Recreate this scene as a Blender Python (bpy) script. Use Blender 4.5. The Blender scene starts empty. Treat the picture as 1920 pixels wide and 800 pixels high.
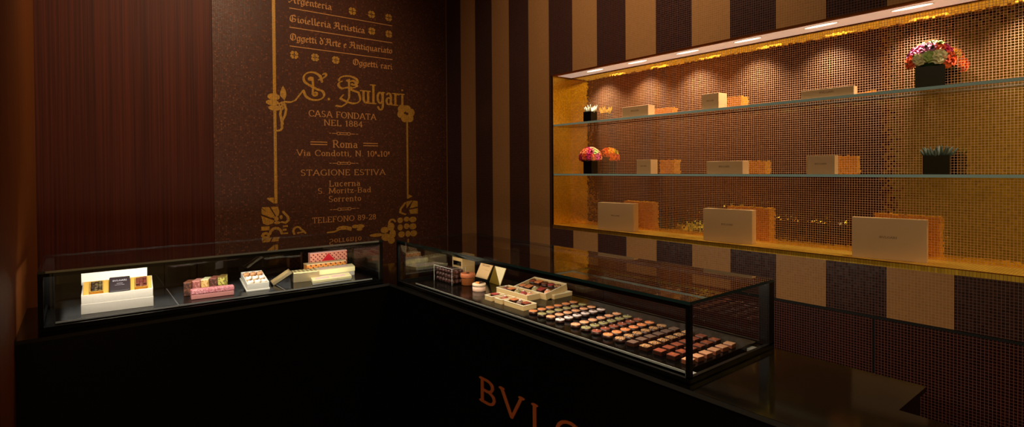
import bpy, bmesh, math, random
from mathutils import Vector, Matrix
R = math.radians
random.seed(7)
SC = bpy.context.scene
COL = SC.collection

# ------------------------------------------------------------------ colour / material helpers
def lin(r, g, b):
    f = lambda c: (c/255/12.92) if c/255 <= .04045 else ((c/255+.055)/1.055)**2.4
    return (f(r), f(g), f(b), 1)

def newmat(name):
    m = bpy.data.materials.new(name); m.use_nodes = True
    return m, m.node_tree.nodes, m.node_tree.links, m.node_tree.nodes['Principled BSDF']

def mat(name, rgb, rough=.5, metal=0., spec=.5, coat=0., bump=0., bscale=200, var=0., vscale=60, emit=None):
    m, n, l, b = newmat(name)
    b.inputs['Base Color'].default_value = lin(*rgb)
    b.inputs['Roughness'].default_value = rough
    b.inputs['Metallic'].default_value = metal
    b.inputs['Specular IOR Level'].default_value = spec
    b.inputs['Coat Weight'].default_value = coat
    b.inputs['Coat Roughness'].default_value = .05
    if var or bump:
        tc = n.new('ShaderNodeTexCoord')
    if var:
        nz = n.new('ShaderNodeTexNoise'); nz.inputs['Scale'].default_value = vscale
        l.new(tc.outputs['Object'], nz.inputs['Vector'])
        mr = n.new('ShaderNodeMapRange'); mr.inputs[1].default_value = .3; mr.inputs[2].default_value = .7
        mr.inputs[3].default_value = 1-var; mr.inputs[4].default_value = 1+var
        l.new(nz.outputs['Fac'], mr.inputs[0])
        mx = n.new('ShaderNodeVectorMath'); mx.operation = 'SCALE'
        mx.inputs[0].default_value = lin(*rgb)[:3]
        l.new(mr.outputs[0], mx.inputs['Scale']); l.new(mx.outputs[0], b.inputs['Base Color'])
    if bump:
        nb = n.new('ShaderNodeTexNoise'); nb.inputs['Scale'].default_value = bscale; nb.inputs['Detail'].default_value = 4
        l.new(tc.outputs['Object'], nb.inputs['Vector'])
        bp = n.new('ShaderNodeBump'); bp.inputs['Strength'].default_value = bump; bp.inputs['Distance'].default_value = .002
        l.new(nb.outputs['Fac'], bp.inputs['Height']); l.new(bp.outputs['Normal'], b.inputs['Normal'])
    if emit:
        b.inputs['Emission Color'].default_value = lin(*rgb); b.inputs['Emission Strength'].default_value = emit
    return m

def glass(name, tint, f0=.045, power=5.0, rough=0.0):
    """thin clear sheet: Fresnel mix of see-through and mirror reflection"""
    m, n, l, b = newmat(name); n.remove(b)
    out = n['Material Output']
    tr = n.new('ShaderNodeBsdfTransparent'); tr.inputs[0].default_value = tint
    gl = n.new('ShaderNodeBsdfGlossy'); gl.inputs['Roughness'].default_value = rough
    fr = n.new('ShaderNodeFresnel'); fr.inputs['IOR'].default_value = 1.5
    mx = n.new('ShaderNodeMixShader')
    ge = n.new('ShaderNodeNewGeometry'); t = NT(m)
    fac = t.m('MULTIPLY', t.m('MULTIPLY', fr.outputs[0], 1.7), t.m('SUBTRACT', 1.0, ge.outputs['Backfacing']))
    l.new(t.m('MINIMUM', fac, 1.0), mx.inputs[0]); l.new(tr.outputs[0], mx.inputs[1]); l.new(gl.outputs[0], mx.inputs[2])
    l.new(mx.outputs[0], out.inputs['Surface'])
    return m

class NT:
    """tiny expression helper for node maths"""
    def __init__(s, m): s.n = m.node_tree.nodes; s.l = m.node_tree.links
    def m(s, op, a, b=None, c=None):
        k = s.n.new('ShaderNodeMath'); k.operation = op
        for i, v in enumerate((a, b, c)):
            if v is None: continue
            if isinstance(v, (int, float)): k.inputs[i].default_value = v
            else: s.l.new(v, k.inputs[i])
        return k.outputs[0]
    def mix(s, f, a, b):
        k = s.n.new('ShaderNodeMix'); k.data_type = 'RGBA'
        for i, v in ((0, f), (6, a), (7, b)):
            if isinstance(v, (int, float, tuple)): k.inputs[i].default_value = v
            else: s.l.new(v, k.inputs[i])
        return k.outputs[2]
    def mixf(s, f, a, b):
        k = s.n.new('ShaderNodeMix'); k.data_type = 'FLOAT'
        for i, v in ((0, f), (2, a), (3, b)):
            if isinstance(v, (int, float)): k.inputs[i].default_value = v
            else: s.l.new(v, k.inputs[i])
        return k.outputs[0]

def mosaic(name, axes, pitch, tile, grout, gw=.12, tile2=None, p2=.25, metal=0., rough=.25, jit=.0, var=.25, grough=.7,
           stripe=None, spec=.5):
    """square tesserae: per-tile colour, per-tile tilt, grout lines; optional vertical stripes (start, period, share, colour, grout)"""
    m, n, l, b = newmat(name); t = NT(m)
    geo = n.new('ShaderNodeNewGeometry')
    sp = n.new('ShaderNodeSeparateXYZ'); l.new(geo.outputs['Position'], sp.inputs[0])
    u = t.m('DIVIDE', sp.outputs['XYZ'.index(axes[0])], pitch)
    v = t.m('DIVIDE', sp.outputs['XYZ'.index(axes[1])], pitch)
    fu, fv = t.m('FRACT', u), t.m('FRACT', v)
    du, dv = t.m('ABSOLUTE', t.m('SUBTRACT', fu, .5)), t.m('ABSOLUTE', t.m('SUBTRACT', fv, .5))
    g = t.m('GREATER_THAN', t.m('MAXIMUM', du, dv), .5-gw/2)
    cb = n.new('ShaderNodeCombineXYZ'); l.new(t.m('FLOOR', u), cb.inputs[0]); l.new(t.m('FLOOR', v), cb.inputs[1])
    wn = n.new('ShaderNodeTexWhiteNoise'); wn.noise_dimensions = '3D'; l.new(cb.outputs[0], wn.inputs['Vector'])
    k = t.m('ADD', 1-var, t.m('MULTIPLY', wn.outputs['Value'], 2*var))
    base = lin(*tile)
    colr = base
    if tile2:
        colr = t.mix(t.m('GREATER_THAN', wn.outputs['Value'], 1-p2), base, lin(*tile2))
    gcol = lin(*grout)
    if stripe:
        y0, per, share, sc, sg = stripe
        msk = t.m('LESS_THAN', t.m('FRACT', t.m('DIVIDE', t.m('SUBTRACT', y0, sp.outputs[1]), per)), share)
        msk = t.m('MULTIPLY', msk, t.m('GREATER_THAN', sp.outputs[2], .951))
        colr = t.mix(msk, colr, lin(*sc)); gcol = t.mix(msk, gcol, lin(*sg))
        k = t.mixf(msk, k, t.m('ADD', .94, t.m('MULTIPLY', wn.outputs['Value'], .12)))
    sc_ = n.new('ShaderNodeVectorMath'); sc_.operation = 'SCALE'
    if isinstance(colr, tuple): sc_.inputs[0].default_value = colr[:3]
    else: l.new(colr, sc_.inputs[0])
    l.new(k, sc_.inputs['Scale'])
    l.new(t.mix(g, sc_.outputs[0], gcol), b.inputs['Base Color'])
    l.new(t.mixf(g, metal, 0.0), b.inputs['Metallic'])
    l.new(t.mixf(g, rough, grough), b.inputs['Roughness'])
    b.inputs['Specular IOR Level'].default_value = spec
    if jit:
        ns = n.new('ShaderNodeVectorMath'); ns.operation = 'SUBTRACT'; l.new(wn.outputs['Color'], ns.inputs[0]); ns.inputs[1].default_value = (.5, .5, .5)
        nk = n.new('ShaderNodeVectorMath'); nk.operation = 'SCALE'; l.new(ns.outputs[0], nk.inputs[0])
        l.new(t.mixf(g, jit, 0.0), nk.inputs['Scale'])
        na = n.new('ShaderNodeVectorMath'); na.operation = 'ADD'; l.new(geo.outputs['Normal'], na.inputs[0]); l.new(nk.outputs[0], na.inputs[1])
        nn = n.new('ShaderNodeVectorMath'); nn.operation = 'NORMALIZE'; l.new(na.outputs[0], nn.inputs[0])
        l.new(nn.outputs[0], b.inputs['Normal'])
    return m

def wood(name, c1, c2, axis, rough=.35):
    m, n, l, b = newmat(name); t = NT(m)
    geo = n.new('ShaderNodeNewGeometry')
    sp = n.new('ShaderNodeSeparateXYZ'); l.new(geo.outputs['Position'], sp.inputs[0])
    cb = n.new('ShaderNodeCombineXYZ')
    l.new(t.m('MULTIPLY', sp.outputs['XYZ'.index(axis)], 120.0), cb.inputs[0]); l.new(t.m('MULTIPLY', sp.outputs[2], .7), cb.inputs[1])
    nz = n.new('ShaderNodeTexNoise'); nz.inputs['Scale'].default_value = 1.0; nz.inputs['Detail'].default_value = 5; nz.inputs['Roughness'].default_value = .65
    l.new(cb.outputs[0], nz.inputs['Vector'])
    cb2 = n.new('ShaderNodeCombineXYZ'); l.new(t.m('MULTIPLY', sp.outputs['XYZ'.index(axis)], 9.0), cb2.inputs[0])
    nz2 = n.new('ShaderNodeTexNoise'); nz2.inputs['Scale'].default_value = 1.0; nz2.inputs['Detail'].default_value = 2
    l.new(cb2.outputs[0], nz2.inputs['Vector'])
    f = t.m('ADD', t.m('MULTIPLY', nz.outputs['Fac'], .7), t.m('MULTIPLY', nz2.outputs['Fac'], .3))
    mr = n.new('ShaderNodeMapRange'); mr.inputs[1].default_value = .35; mr.inputs[2].default_value = .65; l.new(f, mr.inputs[0])
    l.new(t.mix(mr.outputs[0], lin(*c1), lin(*c2)), b.inputs['Base Color'])
    b.inputs['Roughness'].default_value = rough; b.inputs['Specular IOR Level'].default_value = .2
    return m

def speckle(name, c1, c2, scale=300, thr=.55, rough=.5, c3=None):
    m, n, l, b = newmat(name); t = NT(m)
    tc = n.new('ShaderNodeTexCoord')
    vo = n.new('ShaderNodeTexVoronoi'); vo.inputs['Scale'].default_value = scale; l.new(tc.outputs['Object'], vo.inputs['Vector'])
    sp = n.new('ShaderNodeSeparateColor'); l.new(vo.outputs['Color'], sp.inputs[0])
    c = t.mix(t.m('GREATER_THAN', sp.outputs[0], thr), lin(*c1), lin(*c2))
    if c3: c = t.mix(t.m('GREATER_THAN', sp.outputs[1], .8), c, lin(*c3))
    l.new(c, b.inputs['Base Color']); b.inputs['Roughness'].default_value = rough
    bp = n.new('ShaderNodeBump'); bp.inputs['Strength'].default_value = .6; bp.inputs['Distance'].default_value = .001
    l.new(sp.outputs[2], bp.inputs['Height']); l.new(bp.outputs['Normal'], b.inputs['Normal'])
    return m

def lattice(name, base, dark, scale):
    """diagonal basket lattice printed on a carton (object X / Z)"""
    m, n, l, b = newmat(name); t = NT(m)
    tc = n.new('ShaderNodeTexCoord'); sp = n.new('ShaderNodeSeparateXYZ'); l.new(tc.outputs['Object'], sp.inputs[0])
    a = t.m('MULTIPLY', t.m('ADD', sp.outputs[0], sp.outputs[2]), scale)
    c = t.m('MULTIPLY', t.m('SUBTRACT', sp.outputs[0], sp.outputs[2]), scale)
    s1 = t.m('GREATER_THAN', t.m('FRACT', a), .62); s2 = t.m('GREATER_THAN', t.m('FRACT', c), .45)
    l.new(t.mix(t.m('MULTIPLY', s1, s2), lin(*base), lin(*dark)), b.inputs['Base Color']); b.inputs['Roughness'].default_value = .45
    return m

# ------------------------------------------------------------------ mesh helpers
class MB:
    def __init__(s): s.b = bmesh.new()
    def box(s, x0, x1, y0, y1, z0, z1, bev=0., mi=0, M=None):
        vs = [s.b.verts.new(p) for p in ((x0,y0,z0),(x1,y0,z0),(x1,y1,z0),(x0,y1,z0),(x0,y0,z1),(x1,y0,z1),(x1,y1,z1),(x0,y1,z1))]
        fs = [s.b.faces.new([vs[i] for i in q]) for q in ((3,2,1,0),(4,5,6,7),(0,1,5,4),(1,2,6,5),(2,3,7,6),(3,0,4,7))]
        for f in fs: f.material_index = mi
        if bev:
            es = list({e for f in fs for e in f.edges})
            r = bmesh.ops.bevel(s.b, geom=es, offset=bev, segments=2, profile=.5, affect='EDGES', material=mi)
            vs = list({v for f in r['faces'] for v in f.verts} | {v for v in vs if v.is_valid})
        if M is not None: bmesh.ops.transform(s.b, matrix=M, verts=[v for v in vs if v.is_valid])
        return s
    def hexa(s, p, mi=0):
        """eight explicit corners: bottom ring then top ring"""
        vs = [s.b.verts.new(q) for q in p]
        for q in ((3,2,1,0),(4,5,6,7),(0,1,5,4),(1,2,6,5),(2,3,7,6),(3,0,4,7)):
            s.b.faces.new([vs[i] for i in q]).material_index = mi
        return s
    def prism(s, pts, z0, z1, mi=0):
        lo = [s.b.verts.new((x, y, z0)) for x, y in pts]; hi = [s.b.verts.new((x, y, z1)) for x, y in pts]
        n = len(pts)
        s.b.faces.new(lo[::-1]).material_index = mi; s.b.faces.new(hi).material_index = mi
        for i in range(n): s.b.faces.new((lo[i], lo[(i+1) % n], hi[(i+1) % n], hi[i])).material_index = mi
        return s
    def slab(s, poly3, d, mi=0):
        """planar polygon in 3D thickened along d"""
        d = Vector(d); a = [s.b.verts.new(Vector(p)) for p in poly3]; c = [s.b.verts.new(Vector(p)+d) for p in poly3]
        n = len(a)
        s.b.faces.new(a).material_index = mi; s.b.faces.new(c[::-1]).material_index = mi
        for i in range(n): s.b.faces.new((a[i], c[i], c[(i+1) % n], a[(i+1) % n])).material_index = mi
        return s
    def lathe(s, prof, seg=32, c=(0, 0, 0), mi=0, smooth=True):
        rings = []
        for r, z in prof:
            if r < 1e-6: rings.append([s.b.verts.new((c[0], c[1], c[2]+z))])
            else: rings.append([s.b.verts.new((c[0]+r*math.cos(2*math.pi*i/seg), c[1]+r*math.sin(2*math.pi*i/seg), c[2]+z)) for i in range(seg)])
        for a, d in zip(rings, rings[1:]):
            for i in range(seg):
                j = (i+1) % seg
                q = ([a[0]] if len(a) == 1 else [a[i], a[j]]) + ([d[0]] if len(d) == 1 else [d[j], d[i]])
                if len(q) >= 3:
                    f = s.b.faces.new(q); f.material_index = mi; f.smooth = smooth
        return s
    def tube(s, pts, r, seg=10, mi=0):
        pts = [Vector(p) for p in pts]; rings = []
        for i, p in enumerate(pts):
            d = (pts[min(i+1, len(pts)-1)]-pts[max(i-1, 0)]).normalized()
            u = d.cross(Vector((0, 0, 1)));
            if u.length < 1e-3: u = Vector((1, 0, 0))
            u.normalize(); w = d.cross(u); rr = r[i] if isinstance(r, (list, tuple)) else r
            rings.append([s.b.verts.new(p+u*rr*math.cos(2*math.pi*k/seg)+w*rr*math.sin(2*math.pi*k/seg)) for k in range(seg)])
        for a, d in zip(rings, rings[1:]):
            for i in range(seg):
                f = s.b.faces.new((a[i], a[(i+1) % seg], d[(i+1) % seg], d[i])); f.material_index = mi; f.smooth = True
        s.b.faces.new(rings[0][::-1]).material_index = mi; s.b.faces.new(rings[-1]).material_index = mi
        return s
    def ico(s, c, r, sub=2, sq=(1, 1, 1), noise=0., mi=0):
        k = bmesh.ops.create_icosphere(s.b, subdivisions=sub, radius=1)
        for v in k['verts']:
            q = 1+random.uniform(-noise, noise)
            v.co = Vector((c[0]+v.co.x*r*sq[0]*q, c[1]+v.co.y*r*sq[1]*q, c[2]+v.co.z*r*sq[2]*q))
            for f in v.link_faces: f.material_index = mi; f.smooth = True
        return s
    def done(s, name, mats, parent=None, loc=None, rot=None):
        bmesh.ops.recalc_face_normals(s.b, faces=s.b.faces[:])
        me = bpy.data.meshes.new(name); s.b.to_mesh(me); s.b.free()
        for m in (mats if isinstance(mats, (list, tuple)) else [mats]): me.materials.append(m)
        o = bpy.data.objects.new(name, me); COL.objects.link(o)
        if parent is not None: o.parent = parent
        if loc: o.location = loc
        if rot: o.rotation_euler = rot
        return o

def tag(o, label, cat, group=None, kind=None):
    if label: o['label'] = label
    if cat: o['category'] = cat
    if group: o['group'] = group
    if kind: o['kind'] = kind
    return o
def thing(name, label, cat, loc=(0, 0, 0), rz=0, group=None):
    o = bpy.data.objects.new(name, None); COL.objects.link(o)
    o.empty_display_size = .05; o.location = loc; o.rotation_euler = (0, 0, rz)
    return tag(o, label, cat, group)
def struct(o): o['kind'] = 'structure'; return o
def dup(root, loc, rz, label):
    r = root.copy(); COL.objects.link(r); r.location = loc; r.rotation_euler = (0, 0, rz); r['label'] = label
    for ch in list(root.children):
        c = ch.copy(); COL.objects.link(c); c.parent = r
        for g in list(ch.children):
            d = g.copy(); COL.objects.link(d); d.parent = c
    return r

# ------------------------------------------------------------------ lettering: pen strokes swept with a broad nib
def arc(cx, cy, rx, ry, a0, a1, n=10):
    return [(cx+rx*math.cos(R(a0+(a1-a0)*i/n)), cy+ry*math.sin(R(a0+(a1-a0)*i/n))) for i in range(n+1)]
def hull(P):
    P = sorted(set((round(x, 6), round(y, 6)) for x, y in P))
    def half(Q):
        h = []
        for p in Q:
            while len(h) > 1 and (h[-1][0]-h[-2][0])*(p[1]-h[-2][1])-(h[-1][1]-h[-2][1])*(p[0]-h[-2][0]) <= 1e-12: h.pop()
            h.append(p)
        return h
    a, b = half(P), half(P[::-1]); return a[:-1]+b[:-1]
def nib(a, b, ang, n=8):
    c, s = math.cos(R(ang)), math.sin(R(ang))
    return [(a*math.cos(2*math.pi*i/n)*c-b*math.sin(2*math.pi*i/n)*s, a*math.cos(2*math.pi*i/n)*s+b*math.sin(2*math.pi*i/n)*c) for i in range(n)]
SER = {  # advance, strokes, serif centres (roman, cap height 1, x-height .64)
 'A': (.86, [[(.06,0),(.42,1)], [(.45,1),(.8,0)], [(.18,.34),(.68,.34)]], [(.06,0),(.8,0)]),
 'B': (.74, [[(.14,0),(.14,1)], [(.14,1)]+arc(.36,.76,.24,.24,90,-90), [(.14,.52),(.36,.52)], [(.14,0),(.38,0)]+arc(.38,.26,.29,.26,-90,90)], [(.12,0),(.12,1)]),
 'C': (.8, [arc(.48,.5,.4,.5,48,312,14), [(.75,.87),(.75,.72)]], []),
 'D': (.84, [[(.14,0),(.14,1)], [(.14,1),(.36,1)]+arc(.36,.5,.4,.5,90,-90,12)+[(.14,0)]], [(.12,0),(.12,1)]),
 'E': (.7, [[(.14,0),(.14,1)], [(.14,1),(.6,1),(.6,.86)], [(.14,.52),(.48,.52)], [(.14,0),(.62,0),(.62,.15)]], [(.12,0),(.12,1)]),
 'F': (.66, [[(.14,0),(.14,1)], [(.14,1),(.6,1),(.6,.86)], [(.14,.52),(.48,.52)]], [(.14,0),(.12,1)]),
 'G': (.86, [arc(.48,.5,.4,.5,48,330,14), [(.78,.08),(.78,.42)]], [(.76,.42)]),
 'I': (.32, [[(.16,0),(.16,1)]], [(.16,0),(.16,1)]),
 'L': (.66, [[(.14,0),(.14,1)], [(.14,0),(.6,0),(.6,.18)]], [(.14,0),(.14,1)]),
 'M': (1.0, [[(.12,0),(.14,1)], [(.16,1),(.5,.1)], [(.5,.1),(.84,1)], [(.88,0),(.86,1)]], [(.12,0),(.88,0),(.12,1),(.88,1)]),
 'N': (.86, [[(.12,0),(.12,1)], [(.14,1),(.72,0)], [(.74,0),(.74,1)]], [(.12,0),(.1,1),(.74,1)]),
 'O': (.9, [arc(.45,.5,.39,.5,0,360,18)], []),
 'P': (.68, [[(.14,0),(.14,1)], [(.14,1)]+arc(.36,.73,.26,.27,90,-90)+[(.14,.46)]], [(.14,0),(.12,1)]),
 'R': (.8, [[(.14,0),(.14,1)], [(.14,1)]+arc(.36,.74,.25,.26,90,-90)+[(.14,.48)], [(.38,.48),(.72,0)]], [(.14,0),(.12,1),(.74,0)]),
 'S': (.64, [arc(.32,.75,.22,.25,35,270,9)+arc(.32,.25,.24,.25,90,-145,9)], []),
 'T': (.74, [[(.37,0),(.37,1)], [(.05,.84),(.05,1),(.69,1),(.69,.84)]], [(.37,0)]),
 'V': (.84, [[(.06,1),(.42,0)], [(.44,0),(.78,1)]], [(.06,1),(.78,1)]),
 'a': (.56, [arc(.26,.46,.16,.18,150,0,7)+[(.42,.12),(.5,.0)], arc(.25,.19,.17,.19,60,360,10)], []),
 'c': (.5, [arc(.28,.32,.2,.32,50,310,10)], []),
 'd': (.62, [arc(.27,.32,.2,.32,0,360,12), [(.48,0),(.48,1)]], [(.42,1),(.54,0)]),
 'e': (.52, [[(.09,.36),(.46,.36)]+arc(.28,.32,.19,.32,10,310,12)], []),
 'g': (.58, [arc(.27,.34,.2,.3,0,360,12), [(.47,.64),(.47,-.08)]+arc(.28,-.08,.19,.24,0,-160,8), [(.47,.6),(.58,.64)]], []),
 'i': (.28, [[(.14,0),(.14,.64)], [(.14,.86),(.14,.88)]], [(.14,0),(.1,.64)]),
 'l': (.28, [[(.14,0),(.14,1)]], [(.14,0),(.1,1)]),
 'm': (.92, [[(.12,0),(.12,.64)], arc(.28,.44,.16,.2,170,0,6)+[(.44,0)], arc(.62,.44,.17,.2,170,0,6)+[(.79,0)]], [(.12,0),(.44,0),(.79,0),(.08,.64)]),
 'n': (.62, [[(.12,0),(.12,.64)], arc(.3,.44,.18,.2,170,0,6)+[(.48,0)]], [(.12,0),(.48,0),(.08,.64)]),
 'o': (.56, [arc(.28,.32,.21,.32,0,360,14)], []),
 'r': (.44, [[(.12,0),(.12,.64)], arc(.28,.44,.16,.2,170,50,5)], [(.12,0),(.08,.64)]),
 't': (.38, [[(.16,.86),(.16,.12)]+arc(.26,.12,.1,.12,180,300,4), [(.04,.64),(.34,.64)]], []),
 'u': (.62, [[(.12,.64),(.12,.2)]+arc(.29,.2,.17,.2,180,340,6), [(.46,.64),(.46,0)]], [(.08,.64),(.42,.64),(.5,0)]),
 'z': (.5, [[(.06,.5),(.06,.64),(.42,.64),(.06,0),(.44,0),(.44,.14)]], []),
 '1': (.42, [[(.08,.84),(.22,1),(.22,0)]], [(.22,0)]),
 '0': (.62, [arc(.31,.5,.24,.5,0,360,16)], []),
 '2': (.6, [arc(.3,.72,.22,.28,170,-30,8)+[(.08,0),(.54,0),(.54,.14)]], []),
 '4': (.6, [[(.42,0),(.42,1),(.04,.3),(.58,.3)]], [(.42,0)]),
 '8': (.6, [arc(.3,.75,.19,.25,0,360,12), arc(.3,.26,.24,.26,0,360,12)], []),
 '9': (.6, [arc(.3,.7,.22,.3,0,360,12), [(.52,.7),(.46,.25),(.2,0)]], []),
 '.': (.26, [[(.12,.03),(.12,.05)]], []), ',': (.26, [[(.13,.05),(.08,-.14)]], []), '-': (.4, [[(.06,.34),(.34,.34)]], []), ' ': (.36, [], []),
 '^': (.3, [arc(.13,.78,.08,.16,0,360,8), [(.04,.5),(.24,.5)]], []),
 '~': (.34, [[(.06,.3),(.06,.08),(.26,.08)], [(.26,.3),(.26,0)]], []),
}
BLK = {  # angular gothic skeletons
 'a': (.5, [[(.08,.5),(.2,.62),(.36,.52),(.36,.1),(.46,0)], [(.36,.36),(.1,.26),(.1,.08),(.2,0),(.36,.12)]], []),
 'c': (.4, [[(.34,.52),(.24,.62),(.08,.5),(.08,.1),(.2,0),(.36,.1)]], []),
 'd': (.52, [[(.1,.98),(.4,.5),(.4,.1),(.24,0),(.08,.12),(.08,.48),(.22,.62),(.38,.54)]], []),
 'e': (.42, [[(.08,.3),(.34,.42),(.24,.62),(.08,.5),(.08,.1),(.2,0),(.36,.1)]], []),
 'g': (.52, [[(.38,.52),(.22,.62),(.08,.5),(.08,.12),(.2,0),(.38,.12)], [(.38,.62),(.38,-.1),(.22,-.28),(.06,-.18)], [(.38,.58),(.5,.64)]], []),
 'i': (.3, [[(.06,.54),(.14,.62),(.14,.1),(.26,0)], [(.12,.84),(.2,.92)]], []),
 'l': (.3, [[(.06,.92),(.14,1),(.14,.1),(.26,0)]], []),
 'n': (.56, [[(.06,.54),(.14,.62),(.14,.06),(.2,0)], [(.14,.5),(.32,.62),(.4,.52),(.4,.1),(.52,0)]], []),
 'o': (.46, [[(.22,.62),(.08,.5),(.08,.12),(.22,0),(.38,.12),(.38,.5),(.22,.62)]], []),
 'q': (.52, [[(.38,.52),(.22,.62),(.08,.5),(.08,.12),(.2,0),(.38,.12)], [(.38,.62),(.38,-.28)]], []),
 'r': (.4, [[(.06,.54),(.14,.62),(.14,.06),(.22,0)], [(.14,.5),(.26,.62),(.36,.54)]], []),
 's': (.42, [[(.34,.52),(.22,.62),(.08,.5),(.34,.14),(.2,0),(.06,.1)]], []),
 't': (.34, [[(.14,.82),(.14,.1),(.24,0),(.34,.08)], [(.02,.6),(.32,.6)]], []),
 'u': (.56, [[(.06,.54),(.14,.62),(.14,.1),(.24,0),(.4,.12)], [(.4,.62),(.4,.1),(.52,0)]], []),
 'A': (.84, [[(.06,.78),(.2,1),(.34,.8),(.3,.3),(.1,0),(.02,.1)], [(.3,.9),(.5,1),(.62,.9),(.62,.12),(.76,0)], [(.14,.46),(.62,.46)], [(.34,.8),(.2,.62)]], []),
 'G': (.8, [[(.66,.86),(.46,1),(.2,.9),(.1,.6),(.12,.2),(.34,0),(.62,.12),(.68,.4),(.46,.52),(.3,.42)], [(.34,.9),(.34,.2)]], []),
 'O': (.8, [[(.36,1),(.12,.78),(.1,.26),(.34,0),(.62,.14),(.7,.5),(.62,.86),(.36,1),(.2,.9)], [(.36,.84),(.36,.2)]], []),
 "'": (.2, [[(.08,1),(.06,.84)]], []), ' ': (.34, [], []),
}
FANCY = {
 'S': [arc(.5,.82,.12,.1,-60,60,6)[::-1], [(.62,.74),(.75,.86)]+arc(.74,.92,.05,.06,-60,150,6),
       [(.66,.66),(.62,.84)]+arc(.36,.73,.27,.25,25,215,12)+[(.2,.54),(.5,.38)]+arc(.42,.2,.3,.22,40,-160,14)+[(.08,.3),(-.02,.14),(-.16,-.08),(-.3,-.16),(-.48,-.16)],
       arc(.3,.74,.05,.05,0,300,8)+[(.36,.78),(.38,.5),(.36,.2)]+arc(.44,.2,.06,.06,180,460,8)],
 'B': [arc(.42,.84,.34,.2,185,-40,12)+[(.74,.66),(.44,.52)], arc(.2,.66,.14,.14,100,280,7)+[(.3,.56),(.5,.6)],
       [(.44,.9),(.44,.2),(.34,-.06),(.16,-.2),(-.02,-.18)], [(.44,.52),(.78,.42),(.84,.2)]+arc(.58,.16,.26,.2,10,-110,8)+[(.36,.0),(.12,.12),(.22,.26)],
       [(.36,.86),(.44,.82),(.58,.88)]+arc(.6,.78,.08,.08,80,-150,6)],
}
_k = [0]
def draw(mb, polys, o, r, up, n, th):
    for P in polys:      # minute steps keep overlapping pen strokes from lying in exactly one plane
        _k[0] = (_k[0]+1) % 37; e = th+_k[0]*1.3e-5
        mb.slab([o+r*x+up*y+n*e for x, y in P], -n*e)
def stroke_polys(strokes, nb, sx, sy, ox=0, oy=0):
    out = []
    for st in strokes:
        pts = [(ox+x*sx, oy+y*sy) for x, y in st]
        if len(pts) == 1: pts = pts*2
        for a, b in zip(pts, pts[1:]):
            out.append(hull([(a[0]+i, a[1]+j) for i, j in nb]+[(b[0]+i, b[1]+j) for i, j in nb]))
    return out
def text(mb, s, font, o, r, up, width, H, th=.001, weight=1.0):
    """text of the given overall width, cap height H, from o along r"""
    o, r, up = Vector(o), Vector(r), Vector(up); n = r.cross(up)
    tk = .1 if font is SER and len(s) > 1 else 0
    total = sum(font[c][0] for c in s)+tk*(len(s)-1)
    sx = width/total; x = 0
    if font is BLK: nb, nh = nib(.1*H*weight, .028*H*weight, 40), None
    else: nb, nh = nib(.08*H*weight, .046*H*weight, 0), nib(.2*H, .05*H*weight, 0)
    for c in s:
        adv, st, ser = font[c]
        draw(mb, stroke_polys(st, nb, sx, H, x*sx, 0), o, r, up, n, th)
        for px, py in ser:
            draw(mb, [[((x+px)*sx+i, py*H+j) for i, j in nh]], o, r, up, n, th)
        x += adv+tk

# ------------------------------------------------------------------ materials
M = {}
M['right_wall'] = mosaic('stripe mosaic', 'YZ', .0094, (62, 30, 27), (112, 76, 66), gw=.16, tile2=(40, 16, 16), p2=.5, rough=.3, jit=.06, var=.3,
                         stripe=(3.271, .3755, .487, (180, 126, 76), (198, 146, 94)))
M['dado'] = mosaic('dado mosaic', 'YZ', .0094, (50, 17, 15), (122, 70, 60), gw=.16, tile2=(30, 10, 10), p2=.5, rough=.28, jit=.08, var=.35)
M['back_wall'] = mosaic('brown mosaic', 'XZ', .0092, (90, 50, 34), (60, 32, 22), gw=.16, tile2=(112, 64, 44), p2=.06, rough=.42, jit=.08, var=.28, spec=.35)
M['letters'] = mosaic('pale gold tesserae', 'XZ', .0078, (220, 156, 92), (180, 116, 62), gw=.14, metal=.2, rough=.4, jit=.08, var=.14)
M['ornament'] = mosaic('gold tesserae', 'XZ', .0078, (226, 168, 68), (140, 92, 36), gw=.18, metal=.3, rough=.38, jit=.1, var=.2)
M['gold'] = mosaic('gold niche mosaic', 'YZ', .0088, (240, 196, 66), (196, 142, 98), gw=.14, metal=1., rough=.05, jit=.028, var=.12)
M['gold_side'] = mosaic('gold niche side mosaic', 'XZ', .0088, (240, 196, 66), (180, 126, 40), gw=.12, metal=1., rough=.34, jit=.06, var=.12)
M['gold_floor'] = mosaic('gold niche floor mosaic', 'XY', .0088, (240, 196, 72), (160, 104, 34), gw=.12, metal=1., rough=.48, jit=.05, var=.1)
M['wood'] = wood('red brown veneer', (46, 14, 5), (92, 36, 16), 'X', .55)
M['wood_left'] = wood('orange brown veneer', (92, 46, 8), (118, 62, 14), 'Y', .6)
M['black_stone'] = mat('black polished stone', (8, 7, 6), .09, spec=.27)
M['edge_stone'] = mat('satin black edge', (52, 49, 47), .42)  # same stone, greyed in colour for the light its edge catches
M['black_panel'] = mat('black lacquer', (9, 8, 7), .22, spec=.35)
M['black'] = mat('black powder coat', (8, 8, 9), .35, spec=.3)
M['tray'] = mat('black tray', (4, 4, 4), .16, spec=.12)
M['glass'] = glass('clear glass', (.94, .96, .95, 1))
M['glass_dark'] = glass('smoked glass', (.3, .28, .26, 1))
M['glass_edge'] = mat('green glass edge', (34, 56, 56), .12, spec=.8)
M['shelf_edge'] = mat('blue green shelf edge', (176, 214, 216), .25, spec=.8)
M['acrylic'] = glass('acrylic', (.97, .97, .97, 1))
M['strip'] = mat('frosted tray edge', (190, 188, 184), .3)
M['white_panel'] = mat('white soffit', (236, 226, 216), .5)
M['dark_trim'] = mat('dark bronze trim', (40, 20, 12), .4, metal=.4)
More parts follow.
